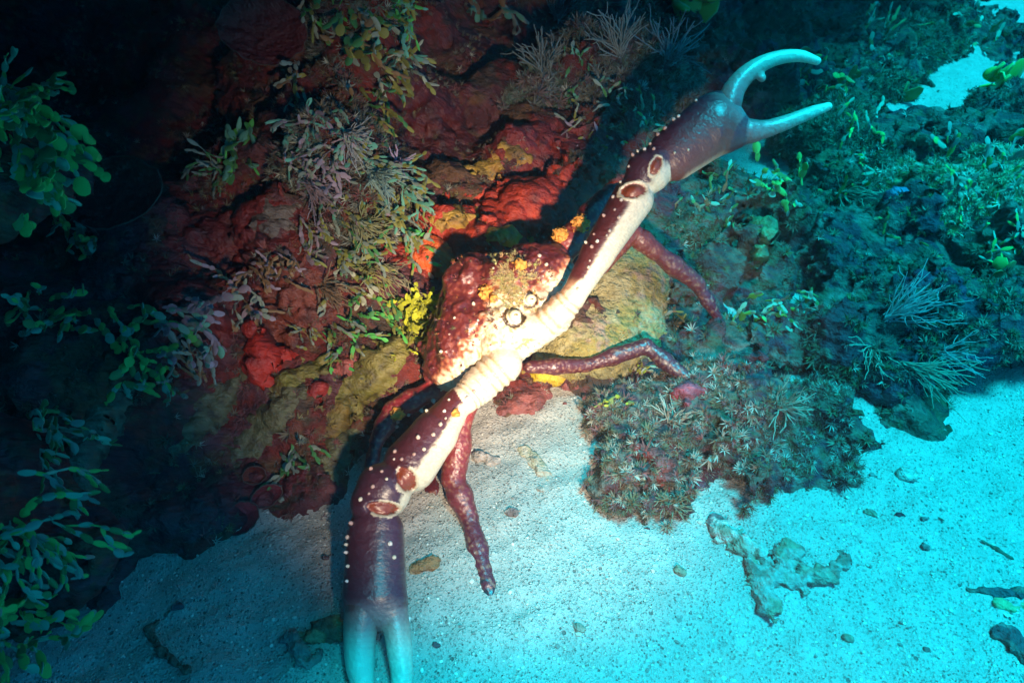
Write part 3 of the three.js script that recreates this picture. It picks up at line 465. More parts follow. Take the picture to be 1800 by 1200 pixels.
for (const a of [
  [ES, 'bright red crusting sponge under the yellow patches behind the crab', 780, 430, 120, 70, -0.35, 0.010, REDS], [ES, 'red crusting sponge above the shadow of the crab shell', 920, 350, 130, 75, -0.4, 0.009, REDS], [ES, 'red crusting sponge beside the elbow of the raised claw', 1030, 330, 65, 40, -0.3, 0.008, REDS],
  [ES, 'dark red crusting sponge below the grey fuzzy rock', 950, 250, 120, 45, -0.15, 0.007, [[0.22, 0.02, 0.015], [0.14, 0.015, 0.02]]], [ES, 'deep red sponge sheet left of the hanging algae', 330, 500, 120, 80, -0.4, 0.008, DRED], [ES, 'dark red sponge sheet beside the dark round plate', 420, 400, 80, 70, -0.4, 0.008, DRED], [ES, 'brown red sponge sheet under the hanging algae', 520, 540, 95, 60, -0.7, 0.006, [[0.20, 0.04, 0.025], [0.13, 0.03, 0.02]]], [ES, 'wine red sponge sheet on the shaded foot of the reef', 380, 880, 140, 55, -0.5, 0.005, [[0.12, 0.012, 0.018], [0.08, 0.012, 0.02]]], [ES, 'dark red crust above the centre beside the hanging segmented strand', 770, 210, 80, 70, 0.4, 0.005, [[0.10, 0.012, 0.012], [0.07, 0.008, 0.012]]],
  [ES, 'mustard yellow patch of sponge above the orange dome', 792, 390, 58, 27, -0.2, 0.012, YEL], [ES, 'small mustard sponge patch right of the orange dome', 885, 416, 46, 17, -0.15, 0.013, YEL], [ES, 'thin mustard sponge ring in the red wall', 850, 300, 40, 22, 0.2, 0.008, YEL], [ES, 'small yellow sponge at the top edge of the red wall', 905, 268, 34, 20, 0.3, 0.009, YEL],
  [ES, 'olive yellow ridged sponge beside the crab legs', 650, 662, 100, 40, -0.85, 0.009, OLV], [ES, 'olive sponge end at the lower tip of the ridged one', 598, 735, 36, 20, -0.7, 0.012, [[0.18, 0.11, 0.02], [0.15, 0.12, 0.035]]], [ES, 'pale olive sponge blade on the dark lower wall', 368, 728, 92, 28, -0.85, 0.007, PAL2], [ES, 'pale olive sponge blade nearest the dark hollow of the lower wall', 478, 728, 82, 30, -0.85, 0.006, PAL2], [ES, 'long olive sponge blade next to the red lump', 530, 660, 76, 24, -0.9, 0.006, OLV], [ES, 'faint olive sponge blade near the sand', 600, 790, 55, 20, -0.75, 0.009, PAL2], [ES, 'dull green sponge sheet at the far left of the lower wall', 170, 760, 95, 38, -0.7, 0.010, [[0.10, 0.13, 0.08], [0.06, 0.07, 0.05]]],
  [ES, 'glossy bright red sponge lump below the lilac algae', 466, 628, 36, 40, 0.3, 0.022, [[0.40, 0.022, 0.012], [0.36, 0.02, 0.012]]], [ES, 'salmon pink sponge lump beside the thin hanging strand', 608, 645, 26, 20, -0.6, 0.014, [[0.40, 0.10, 0.08], [0.34, 0.07, 0.06]]], [ES, 'small red sponge lump left of the olive ridge', 562, 682, 20, 15, 0.2, 0.011, [[0.32, 0.025, 0.02], [0.3, 0.02, 0.02]]], [ES, 'grey brown sponge sheet above the lilac algae', 470, 390, 46, 36, -0.5, 0.010, [[0.12, 0.09, 0.07], [0.10, 0.07, 0.06]]],
  [ES, 'yellow sponge crust on the olive mound under the crab', 965, 655, 34, 24, 0.1, 0.010, [[0.55, 0.38, 0.02], [0.5, 0.32, 0.05]]], [ES, 'pink red leafy crust on top of the rubble boulder', 1208, 690, 32, 18, -0.3, 0.010, [[0.42, 0.06, 0.09], [0.36, 0.05, 0.07]]], [ES, 'reddish crust between the mound and the sand', 935, 705, 70, 26, -0.2, 0.006, [[0.24, 0.06, 0.05], [0.2, 0.06, 0.06]]],
  [ES, 'dark wine crust on the side of the rubble boulder', 1155, 810, 50, 30, 0.6, 0.006, [[0.20, 0.025, 0.02], [0.12, 0.03, 0.03]]], [ES, 'purple crust low on the rubble boulder', 1235, 840, 40, 22, -0.4, 0.006, [[0.13, 0.025, 0.05], [0.11, 0.03, 0.04]]], [ES, 'dark purple crust on the right hand sand edge rock', 1540, 700, 60, 36, -0.3, 0.006, [[0.08, 0.015, 0.035], [0.10, 0.02, 0.03]]], [ES, 'dark purple crust at the tip of the right hand rock', 1700, 640, 60, 26, -0.5, 0.006, [[0.06, 0.02, 0.05], [0.08, 0.02, 0.04]]], [ES, 'wine coloured crust above the feathery algae', 1660, 480, 48, 26, -0.4, 0.007, [[0.13, 0.02, 0.05], [0.10, 0.03, 0.05]]],
  [ES, 'pale green sponge blade on the rubble right of the crab', 1352, 420, 18, 46, 0.35, 0.014, [[0.06, 0.17, 0.07], [0.07, 0.19, 0.08]]], [ES, 'pale blue crust spot near the right edge', 1578, 336, 24, 12, 0.05, 0.008, [[0.05, 0.11, 0.20], [0.06, 0.12, 0.2]]],
]) { const [n, l, ...b] = a; crust(n, l, 'sponge', ...b); }
{ // orange dome
  const h = trace(766, 455), s = mm(44, h.d), p = h.p.clone().addScaledVector(h.n, s * 0.25);
  const f = (x, y, z) => Math.hypot(x - p.x, y - p.y, z - p.z) - s * (0.95 + 0.10 * N3(x * 60, y * 60, z * 60) + 0.04 * N3(x * 200, y * 200, z * 200));
  const o = single('dome_sponge', rebase(netMesh(f, [p.x - 1.4 * s, p.y - 1.4 * s, p.z - 1.4 * s], [p.x + 1.4 * s, p.y + 1.4 * s, p.z + 1.4 * s], 0.0024, 2.5, (x, y, z) => mix3([0.58, 0.10, 0.02], [0.44, 0.05, 0.015], sstep(-0.3, 0.5, N3(x * 70, y * 70, z * 70)))), p), M.crust, 'rounded orange red dome sponge behind the crab shell', 'sponge'); o.position.copy(p);
}
// round plate sponges with a thin pale rim
function plate(px, py, rx, ry, tilt, label, col, dz) {
  const h = trace(px, py), p = h.p.clone().addScaledVector(BCK, dz), s = mm(1, h.d - dz), t = thing('plate_sponge', label, 'sponge', p, 'round plate sponges'), n = 56, pos = [], idx = [], rim = [];
  const z = h.n.clone().multiplyScalar(0.4).add(BCK).normalize(), x0 = RGT.clone().multiplyScalar(Math.cos(tilt)).addScaledVector(UPV, Math.sin(tilt)), x1 = x0.addScaledVector(z, -x0.dot(z)).normalize(), y1 = z.clone().cross(x1), off = rnd() * 30;
  const rings = 9, pt = (a, r, back) => { const w = 1 + 0.05 * N3(Math.cos(a) * 2 + off, Math.sin(a) * 2, 0) + 0.02 * N3(Math.cos(a) * 7 + off, Math.sin(a) * 7, 1), q = R3(0, 0, 0).addScaledVector(x1, Math.cos(a) * rx * s * r * w).addScaledVector(y1, Math.sin(a) * ry * s * r * w); return q.addScaledVector(z, (r * r * 0.010 - 0.008 + 0.0018 * N3(q.x * 60 + off, q.y * 60, q.z * 60)) - (back ? 0.008 * (1.02 - r * r) + 0.0012 : 0)); };
  for (const back of [0, 1]) for (let k = 0; k <= rings; k++) for (let i = 0; i < n; i++) pos.push(...pt(i / n * Math.PI * 2, Math.max(0.001, k / rings), back).toArray());
  for (const back of [0, 1]) for (let k = 0; k < rings; k++) for (let i = 0; i < n; i++) { const o = back * (rings + 1) * n, a = o + k * n + i, b = o + k * n + (i + 1) % n; idx.push(a, a + n, b, b, a + n, b + n); }
  const g = new THREE.BufferGeometry(); g.setAttribute('position', new THREE.Float32BufferAttribute(pos, 3)); g.setIndex(idx); g.computeVertexNormals(); finish(g, (X, Y, Z) => { const k = 0.8 + 0.4 * (0.5 + 0.5 * fbm(X + off, Y, Z, 60, 3)); return [col[0] * k, col[1] * k, col[2] * k]; });
  part('plate', g, M.crust, t);
  for (let i = 0; i <= n; i++) rim.push(pt(i / n * Math.PI * 2, 1.0, 0));
  part('rim', new THREE.TubeGeometry(new THREE.CatmullRomCurve3(rim.slice(0, n), true), 90, 0.0007, 6, true), mat({ color: C(0.07, 0.04, 0.035), roughness: 0.8 }), t);
}
plate(250, 358, 104, 66, -0.05, 'large dark red round plate sponge in the shaded hollow', [0.12, 0.010, 0.010], 0.06);
plate(486, 82, 80, 58, -0.2, 'dark red round plate sponge at the top left of centre', [0.09, 0.010, 0.010], 0.05);
plate(432, 905, 32, 26, 0.7, 'small red round plate sponge near the shaded sand edge', [0.24, 0.022, 0.03], 0.012);
plate(474, 868, 28, 18, 0.5, 'small dim red plate sponge above the lower round one', [0.14, 0.02, 0.03], 0.010);
plate(452, 832, 20, 16, 0.2, 'tiny brown red plate sponge uppermost of the three low ones', [0.16, 0.03, 0.02], 0.008);

// ---------------------------------------------------------------- segmented green algae: every segment a part
// thin lobed segments: kidney, fan and finger shapes with a slight bend
const SEG = [0, 1, 2, 3, 4].map((k) => {
  const n = 13, pos = [], idx = [], lob = [3, 2, 3, 1, 4][k], amp = [0.16, 0.22, 0.28, 0.05, 0.15][k], fat = [1, 1.15, 0.95, 0.55, 1.2][k];
  for (const zz of [0.11, -0.11]) { pos.push(0, 0.85, zz * 1.6); for (let i = 0; i < n; i++) { const a = i / n * Math.PI * 2, top = Math.max(0, Math.sin(a)), r = 1 + amp * top * Math.cos(lob * (a - Math.PI / 2)) + 0.1 * N3(Math.cos(a) * 1.7 + k * 5, Math.sin(a) * 1.7, k), x = Math.cos(a) * r * fat * (0.62 + 0.38 * (0.5 + 0.5 * Math.sin(a))), y = 0.85 + Math.sin(a) * r * 0.98; pos.push(x, y, zz + 0.16 * x * x * (k % 2 ? 1 : -1) + 0.1 * (y - 0.85) ** 2); } }
  for (let i = 0; i < n; i++) { const j = (i + 1) % n, o = n + 1; idx.push(0, 1 + i, 1 + j, o, o + 1 + j, o + 1 + i, 1 + i, o + 1 + i, 1 + j, 1 + j, o + 1 + i, o + 1 + j); }
  const g = new THREE.BufferGeometry(); g.setAttribute('position', new THREE.Float32BufferAttribute(pos, 3)); g.setIndex(idx); g.computeVertexNormals(); return g;
});
const leafMat = (c, t = 0.22) => mat({ color: C(...c), roughness: 0.75, transmission: t, thickness: 0 });
const K = { green: leafMat([0.09, 0.44, 0.08]), dgreen: leafMat([0.05, 0.20, 0.05]), teal: leafMat([0.12, 0.36, 0.25]), grey: leafMat([0.24, 0.28, 0.22]), lilac: leafMat([0.30, 0.21, 0.25]), olive: leafMat([0.24, 0.23, 0.045]), lime: leafMat([0.50, 0.50, 0.018]), lime2: leafMat([0.36, 0.36, 0.02]), brown: leafMat([0.24, 0.13, 0.055]), pale: leafMat([0.42, 0.42, 0.30]), leaf: leafMat([0.14, 0.50, 0.05], 0.35) };
const UY = R3(0, 1, 0);
function halimeda(label, px, py, dir, o) {
  const h = trace(px, py), base = h.p.clone().addScaledVector(h.n, -0.002), t = thing(o.name ?? 'segmented_algae', label, 'algae', base, o.group), s = mm(1, h.d);
  const D = R3(0, 0, 0).addScaledVector(RGT, dir[0]).addScaledVector(UPV, dir[1]).addScaledVector(BCK, dir[2]).normalize(); let count = 0;
  const stem = (p, d, n, w, depth) => {
    for (let i = 0; i < n && count < (o.max ?? 150); i++) {
      const L = w * s * rr(0.6, 1.25) * (o.long ?? 1), m = part('segment', pick(SEG), pick(o.cols), t), up = d.clone().normalize(), fl = R3(rr(-1, 1), rr(-1, 1), rr(-1, 1)).multiplyScalar(0.55).add(BCK), x = up.clone().cross(fl).normalize(), z = x.clone().cross(up);
      m.position.copy(p); m.quaternion.setFromRotationMatrix(new THREE.Matrix4().makeBasis(x, up, z)); const wd = w * s * rr(0.26, 0.52) * (o.wide ?? 1); m.scale.set(wd, L * rr(0.48, 0.66), wd); count++;
      p = p.clone().addScaledVector(up, L * 0.88);
      d = up.add(R3(rr(-1, 1), rr(-1, 1), rr(-1, 1)).multiplyScalar(o.curl ?? 0.38)).addScaledVector(UY, o.droop ?? -0.12).normalize();
      if (depth < 3 && i > 0 && rnd() < (o.fork ?? 0.33)) { const e = d.clone().add(R3(rr(-1, 1), rr(-1, 1), rr(-1, 1)).multiplyScalar(0.8)); stem(p.clone(), e, Math.max(1, n - i - 1), w * 0.92, depth + 1); }
    }
  };
  for (let k = 0; k < o.n; k++) { const a = R3(rr(-1, 1), rr(-1, 1), rr(-1, 1)).multiplyScalar(o.spread ?? 0.75).add(D).normalize(), b = R3(0, 0, 0).addScaledVector(RGT, rr(-1, 1) * (o.foot ?? 18) * s).addScaledVector(UPV, rr(-1, 1) * (o.foot ?? 18) * s); stem(b, a, o.len, o.seg, 0); }
  return t;
}
const GR = [K.green, K.green, K.dgreen, K.teal], TE = [K.teal, K.teal, K.dgreen, K.green], MX = [K.grey, K.lilac, K.teal, K.olive, K.grey], OL = [K.olive, K.dgreen, K.grey, K.brown];
halimeda('big bright green segmented algae at the left edge', 25, 250, [0.7, -0.35, 0.6], { n: 40, len: 6, seg: 24, cols: GR, foot: 75, max: 290, curl: 0.3, wide: 1.5 });
halimeda('teal upper fronds above the big green algae at the left edge', 25, 175, [0.9, -0.2, 0.35], { n: 19, len: 6, seg: 20, cols: TE, foot: 40, max: 189, wide: 0.8 });
halimeda('teal segmented algae under the large round plate', 125, 425, [0.6, -0.3, 0.6], { n: 15, len: 4, seg: 19, cols: TE, foot: 45, max: 122 });
halimeda('dim green segmented algae on the dark left ledge', 95, 560, [0.5, -0.4, 0.6], { n: 16, len: 5, seg: 20, cols: [K.dgreen, K.teal, K.green], foot: 50, max: 148 });
halimeda('green algae with a bright tip on the left ledge', 205, 595, [0.8, -0.5, 0.5], { n: 18, len: 6, seg: 19, cols: GR, foot: 60, max: 202 });
halimeda('lilac grey segmented algae in front of the dark red sheet', 320, 560, [0.6, -0.35, 0.6], { n: 18, len: 5, seg: 19, cols: [K.lilac, K.grey, K.lilac, K.teal], foot: 50, max: 176 });
halimeda('branching grey green algae filling the lower left corner', 20, 900, [0.85, -0.15, 0.45], { n: 22, len: 8, seg: 24, cols: [K.teal, K.dgreen, K.grey, K.green], foot: 80, max: 290, wide: 0.75, fork: 0.4 });
halimeda('bright green lowest algae in the lower left corner', 15, 1090, [0.7, 0.05, 0.5], { n: 16, len: 5, seg: 24, cols: GR, foot: 50, max: 176 });
halimeda('dim teal algae between the ledge and the lower left corner', 60, 760, [0.7, -0.3, 0.5], { n: 14, len: 6, seg: 21, cols: [K.teal, K.dgreen, K.grey], foot: 50, max: 148, wide: 0.8 });
halimeda('small green algae right of the large round plate', 425, 240, [0.3, -0.7, 0.6], { n: 14, len: 5, seg: 19, cols: [K.green, K.dgreen, K.teal], foot: 36, max: 122 });
halimeda('dark slender algae left of the hanging column', 390, 290, [-0.6, -0.2, 0.5], { n: 11, len: 5, seg: 14, cols: [K.dgreen, K.grey], foot: 30, max: 81, wide: 0.6 });
halimeda('olive algae with pale tips at the top centre', 615, 40, [0.6, -0.4, 0.6], { n: 20, len: 5, seg: 20, cols: OL, foot: 60, max: 202 });
halimeda('teal tipped algae fringe at the top of the hanging column', 690, 105, [0.9, -0.35, 0.4], { n: 19, len: 4, seg: 17, cols: [K.teal, K.grey, K.pale, K.olive], foot: 40, max: 148, wide: 0.65 });
halimeda('olive fringe midway down the top cluster', 660, 150, [0.7, -0.6, 0.4], { n: 14, len: 4, seg: 17, cols: [K.olive, K.grey, K.dgreen], foot: 36, max: 108, wide: 0.65 });
halimeda('teal hanging algae at the top edge left of the dark gap', 850, 12, [0.35, -0.75, 0.5], { n: 16, len: 4, seg: 21, cols: [K.teal, K.grey, K.brown], foot: 45, max: 122, wide: 0.8 });
halimeda('single hanging strand of small green segments below the top edge', 797, 72, [0.12, -0.95, 0.25], { name: 'algae_strand', n: 1, len: 10, seg: 11, cols: [K.teal, K.grey], foot: 1, max: 12, curl: 0.1, fork: 0, spread: 0.05, droop: -0.1 });
for (const [l, x, y, c, n] of [['grey lilac algae tuft uppermost on the hanging column', 570, 225, [K.grey, K.lilac, K.teal], 18], ['lilac algae tuft on the left of the hanging column', 545, 285, [K.lilac, K.lilac, K.grey], 16], ['teal fringed algae tuft on the right of the hanging column', 630, 285, [K.teal, K.grey, K.olive], 20], ['mixed grey algae tuft in the middle of the hanging column', 600, 345, MX, 20], ['olive algae tuft on the right side of the hanging column', 675, 365, [K.olive, K.olive, K.grey, K.teal], 20], ['olive green algae tuft low on the hanging column', 630, 425, [K.olive, K.dgreen, K.grey], 20], ['pale olive algae tuft at the foot of the hanging column', 590, 470, [K.olive, K.grey, K.pale], 16], ['green algae tuft left of the lime yellow one', 650, 520, [K.green, K.olive, K.dgreen], 16]])
  halimeda(l, x, y, [0.65, -0.5, 0.55], { n, len: 5, seg: 14, cols: c, foot: 40, max: 176, wide: 0.7, curl: 0.3, group: 'algae tufts on the hanging column' });
for (const [l, x, y, c, n, dir] of [['brown mauve algae tuft left of the lilac one', 425, 515, [K.lilac, K.brown, K.grey], 14, [0.5, -0.3, 0.7]], ['small pinkish algae tuft under the grey brown sponge sheet', 470, 460, [K.brown, K.lilac, K.brown], 14, [0.3, -0.5, 0.7]], ['grey algae tuft filling the upper left of the hanging column', 520, 245, [K.grey, K.teal, K.lilac], 18, [0.3, -0.4, 0.7]], ['teal edged algae tuft at the right rim of the hanging column', 690, 320, [K.teal, K.olive, K.grey], 18, [0.8, -0.5, 0.4]], ['ragged olive algae tuft under the right rim of the hanging column', 700, 430, [K.olive, K.green, K.grey], 18, [0.7, -0.6, 0.5]], ['ragged grey algae tuft in the lower left of the hanging column', 560, 400, [K.grey, K.olive, K.lilac], 18, [0.4, -0.6, 0.6]], ['dim olive tuft below the top plate', 545, 140, [K.olive, K.brown, K.grey], 12, [0.4, -0.4, 0.7]], ['green fringe at the very top left of centre', 565, 15, [K.olive, K.green, K.pale], 14, [0.4, -0.5, 0.7]], ['olive green fringe right of the very top one', 680, 20, [K.green, K.olive, K.teal], 16, [0.6, -0.5, 0.6]], ['dark olive tuft right under the top cluster', 640, 190, [K.olive, K.brown, K.dgreen], 14, [0.7, -0.5, 0.5]], ['olive tuft above the salmon pink lump', 600, 590, [K.olive, K.grey, K.green], 12, [0.4, -0.4, 0.7]], ['dull tuft low in the dark lower wall', 330, 640, [K.grey, K.brown], 10, [0.4, -0.4, 0.7]], ['dim grey tuft above the three low plates', 520, 800, [K.grey, K.dgreen], 10, [0.4, -0.3, 0.7]]])
  halimeda(l, x, y, dir, { n, len: 5, seg: 15, cols: c, foot: 36, max: 130, wide: 0.7, curl: 0.35, group: 'ragged tufts on the shaded wall' });
halimeda('bright lime yellow algae tuft touching the crab shell', 722, 556, [0.8, 0.3, 0.55], { n: 44, len: 6, seg: 11, cols: [K.lime, K.lime, K.lime2], foot: 26, max: 290, curl: 0.45, droop: 0, spread: 0.7, wide: 1.25, fork: 0.15 });
halimeda('lime yellow lower fronds below the bright tuft', 712, 602, [0.6, 0.0, 0.6], { n: 16, len: 5, seg: 11, cols: [K.lime2, K.lime, K.olive], foot: 26, max: 148, droop: 0, wide: 0.7 });
halimeda('pale green algae strand dangling over the pink sponge', 572, 608, [0.25, -0.95, 0.35], { name: 'algae_strand', n: 3, len: 8, seg: 14, cols: [K.olive, K.grey, K.pale], foot: 8, max: 34, curl: 0.35, fork: 0.1, spread: 0.2 });
halimeda('brown green algae strands above the red lump', 520, 590, [0.3, -0.5, 0.6], { n: 14, len: 5, seg: 12, cols: [K.grey, K.olive, K.brown], foot: 30, max: 108, wide: 0.6 });
halimeda('green leaf cluster cut by the top edge above the claw', 1195, -2, [0.45, -0.35, 0.6], { name: 'leafy_algae', n: 6, len: 1, seg: 46, cols: [K.leaf, K.green], foot: 26, max: 14, wide: 1.9 });
halimeda('bright green broad leaves on the dark rock at upper right', 1748, 158, [0.0, 0.3, 0.9], { name: 'leafy_algae', n: 8, len: 1, seg: 36, cols: [K.leaf, K.leaf, K.green], foot: 30, max: 16, wide: 1.7 });
halimeda('yellow green broad leaves at the right edge above the sand', 1772, 470, [-0.2, 0.3, 0.8], { name: 'leafy_algae', n: 5, len: 1, seg: 26, cols: [K.green, K.olive], foot: 26, max: 12, wide: 1.4 });
halimeda('round dark green leaf beside the far sand patch', 1588, 172, [0.1, 0.6, 0.6], { name: 'leafy_algae', n: 2, len: 1, seg: 24, cols: [K.dgreen, K.olive], foot: 6, max: 3, wide: 1.3 });
halimeda('green segmented algae framed by the open raised claw', 1430, 165, [0.1, 0.3, 0.8], { n: 19, len: 3, seg: 17, cols: [K.green, K.teal, K.olive], foot: 60, max: 122 });
halimeda('small green algae on the rubble below the raised claw', 1380, 330, [0.0, 0.5, 0.8], { n: 14, len: 3, seg: 15, cols: GR, foot: 50, max: 81 });
halimeda('yellow algae sprig on top of the rubble boulder', 1112, 655, [-0.1, 0.6, 0.7], { n: 9, len: 4, seg: 11, cols: [K.lime2, K.olive, K.pale], foot: 16, max: 68, wide: 0.6, droop: 0 });
halimeda('olive yellow algae sprig low on the left of the boulder', 1098, 705, [-0.5, -0.3, 0.8], { n: 9, len: 4, seg: 12, cols: [K.lime2, K.olive], foot: 20, max: 62, wide: 0.7 });
halimeda('green algae sprig on the rubble near the pointed right leg', 1330, 560, [0.2, 0.4, 0.8], { n: 14, len: 3, seg: 15, cols: [K.green, K.teal], foot: 40, max: 81 });
halimeda('green algae on the right edge rock by the pale points', 1720, 300, [-0.2, 0.5, 0.8], { n: 19, len: 3, seg: 16, cols: [K.teal, K.green, K.grey], foot: 60, max: 122 });

for (const [l, x, y, c, n, sg] of [['dark green bush beside the right leg of the crab', 1290, 420, [K.dgreen, K.teal], 16, 13], ['dark green bush midway between the raised claw and the boulder', 1240, 350, [K.dgreen, K.brown, K.teal], 16, 13], ['green bush left of the pale blue spot', 1490, 330, [K.green, K.dgreen, K.teal], 18, 14], ['pale green bush under the raised claw tip', 1520, 240, [K.teal, K.green, K.grey], 16, 14], ['teal bush on the rubble above the boulder', 1400, 560, [K.teal, K.grey, K.dgreen], 16, 13], ['pale green bush nearest the right edge', 1700, 370, [K.grey, K.green, K.pale], 20, 14], ['pale bush lowest on the right edge rock', 1770, 430, [K.grey, K.teal, K.green], 18, 14], ['dark teal bush on the far rock', 1560, 70, [K.dgreen, K.teal], 16, 15], ['dark bush on the far right under the top edge', 1720, 60, [K.dgreen, K.teal], 16, 15], ['brown green bush above the wine coloured crust', 1600, 420, [K.brown, K.dgreen, K.olive], 16, 13], ['olive bush right of the olive mound', 1180, 560, [K.grey, K.olive, K.brown], 14, 11], ['grey green bush high on the grey fuzzy rock', 1030, 140, [K.grey, K.dgreen, K.teal], 18, 12], ['teal bush on the right of the grey fuzzy rock', 1110, 200, [K.teal, K.grey, K.dgreen], 18, 12], ['grey bush low on the grey fuzzy rock', 1010, 230, [K.grey, K.lilac, K.olive], 16, 11]])
  halimeda(l, x, y, [0, 0.45, 0.75], { name: 'bushy_algae', n, len: 3, seg: sg, cols: c, foot: 46, max: 84, wide: 0.65, spread: 1.1, group: 'bushes on the reef flat' });
// ---------------------------------------------------------------- feathery and thready algae: each plant one mesh of fine threads
const thread = (pts, r) => new THREE.TubeGeometry(new THREE.CatmullRomCurve3(pts), pts.length * 2, r, 4, false);
function plume(label, px, py, dir, n, len, spread, col, r = 1.1) {
  const h = trace(px, py), s = mm(1, h.d), g = [];
  const D = R3(0, 0, 0).addScaledVector(RGT, dir[0]).addScaledVector(UPV, dir[1]).addScaledVector(BCK, dir[2]).normalize();
  for (let k = 0; k < n; k++) { let p = R3(rr(-1, 1), rr(-1, 1), rr(-1, 1)).multiplyScalar(6 * s), d = R3(rr(-1, 1), rr(-1, 1), rr(-1, 1)).multiplyScalar(spread).add(D).normalize(); const pts = [p.clone()], L = len * s * rr(0.6, 1.1) / 5; for (let i = 0; i < 5; i++) { p = p.clone().addScaledVector(d, L); pts.push(p); if (i > 0 && rnd() < 0.6) { const e = d.clone().add(R3(rr(-1, 1), rr(-1, 1), rr(-1, 1)).multiplyScalar(0.8)).normalize(); g.push(thread([p.clone(), p.clone().addScaledVector(e, L * 0.7), p.clone().addScaledVector(e, L * 1.3).addScaledVector(d, L * 0.5)], r * s * 0.7)); } d.add(R3(rr(-1, 1), rr(-1, 1) - 0.1, rr(-1, 1)).multiplyScalar(0.25)).normalize(); } g.push(thread(pts, r * s)); }
  const o = single('feathery_algae', mergeGeometries(g), leafMat(col, 0.1), label, 'algae', 'feathery algae plants'); o.position.copy(h.p);
}
plume('grey feathery algae fan on the right hand rock', 1560, 560, [0.7, 0.6, 0.5], 34, 95, 0.6, [0.28, 0.30, 0.30]);
plume('feathery algae drooping over the right hand sand edge', 1590, 640, [0.7, -0.4, 0.5], 26, 90, 0.5, [0.20, 0.28, 0.20]);
plume('pale thready algae on the dark tip of the right hand rock', 1650, 620, [0.5, -0.2, 0.7], 22, 60, 0.8, [0.26, 0.30, 0.30]);
plume('grey green feathery algae in the middle of the right hand rock', 1530, 610, [-0.2, -0.6, 0.7], 24, 60, 0.8, [0.22, 0.30, 0.22]);
plume('thready algae beside the dark gap right of the raised claw', 1480, 340, [0.3, -0.3, 0.8], 24, 60, 0.9, [0.16, 0.26, 0.18]);
plume('fine grey algae strands on top of the grey fuzzy rock', 1090, 95, [-0.2, 0.8, 0.5], 30, 80, 0.7, [0.22, 0.24, 0.22]);
plume('fine grey algae strands left on the grey fuzzy rock', 960, 130, [-0.2, 0.7, 0.6], 26, 70, 0.8, [0.18, 0.19, 0.17]);
plume('dark feathery algae in the gap under the top edge', 980, 30, [0.1, 0.4, 0.8], 30, 90, 0.8, [0.10, 0.12, 0.13]);
plume('blue grey feathery algae beside the raised claw palm', 1170, 110, [0.4, 0.3, 0.7], 28, 80, 0.8, [0.14, 0.20, 0.22]);
plume('pale purple thready sprig in the dark red gap', 690, 288, [0.5, -0.1, 0.7], 9, 34, 0.9, [0.42, 0.30, 0.42], 1.6);
plume('fine stems hanging between the column and the yellow patch', 715, 345, [0.5, -0.75, 0.4], 9, 90, 0.3, [0.30, 0.22, 0.12]);
for (const [l, x, y, c] of [['grey comb like strands high on the hanging column', 600, 235, [0.30, 0.30, 0.30]], ['teal comb like strands on the right of the hanging column', 650, 300, [0.24, 0.34, 0.30]], ['olive comb like strands in the middle of the hanging column', 620, 385, [0.28, 0.27, 0.13]], ['dark mauve strands left on the hanging column', 540, 320, [0.22, 0.16, 0.19]], ['olive strands at the foot of the hanging column', 640, 470, [0.30, 0.27, 0.10]], ['brown strands under the hanging column', 560, 500, [0.24, 0.15, 0.09]]]) plume(l, x, y, [0.75, -0.5, 0.5], 40, 62, 0.55, c, 1.3);
plume('fine stems above the lime yellow tuft', 660, 470, [0.85, -0.35, 0.4], 10, 90, 0.3, [0.26, 0.22, 0.13]);
plume('thready pale growth on top of the rubble boulder', 1180, 740, [0.2, 0.3, 0.8], 34, 46, 1.0, [0.42, 0.36, 0.28]);
plume('thready growth on the right shoulder of the boulder', 1370, 715, [0.3, 0.2, 0.8], 34, 50, 1.0, [0.24, 0.30, 0.22]);
plume('thready growth on the low front of the boulder', 1180, 885, [0.1, 0.2, 0.8], 26, 40, 1.0, [0.22, 0.20, 0.12]);

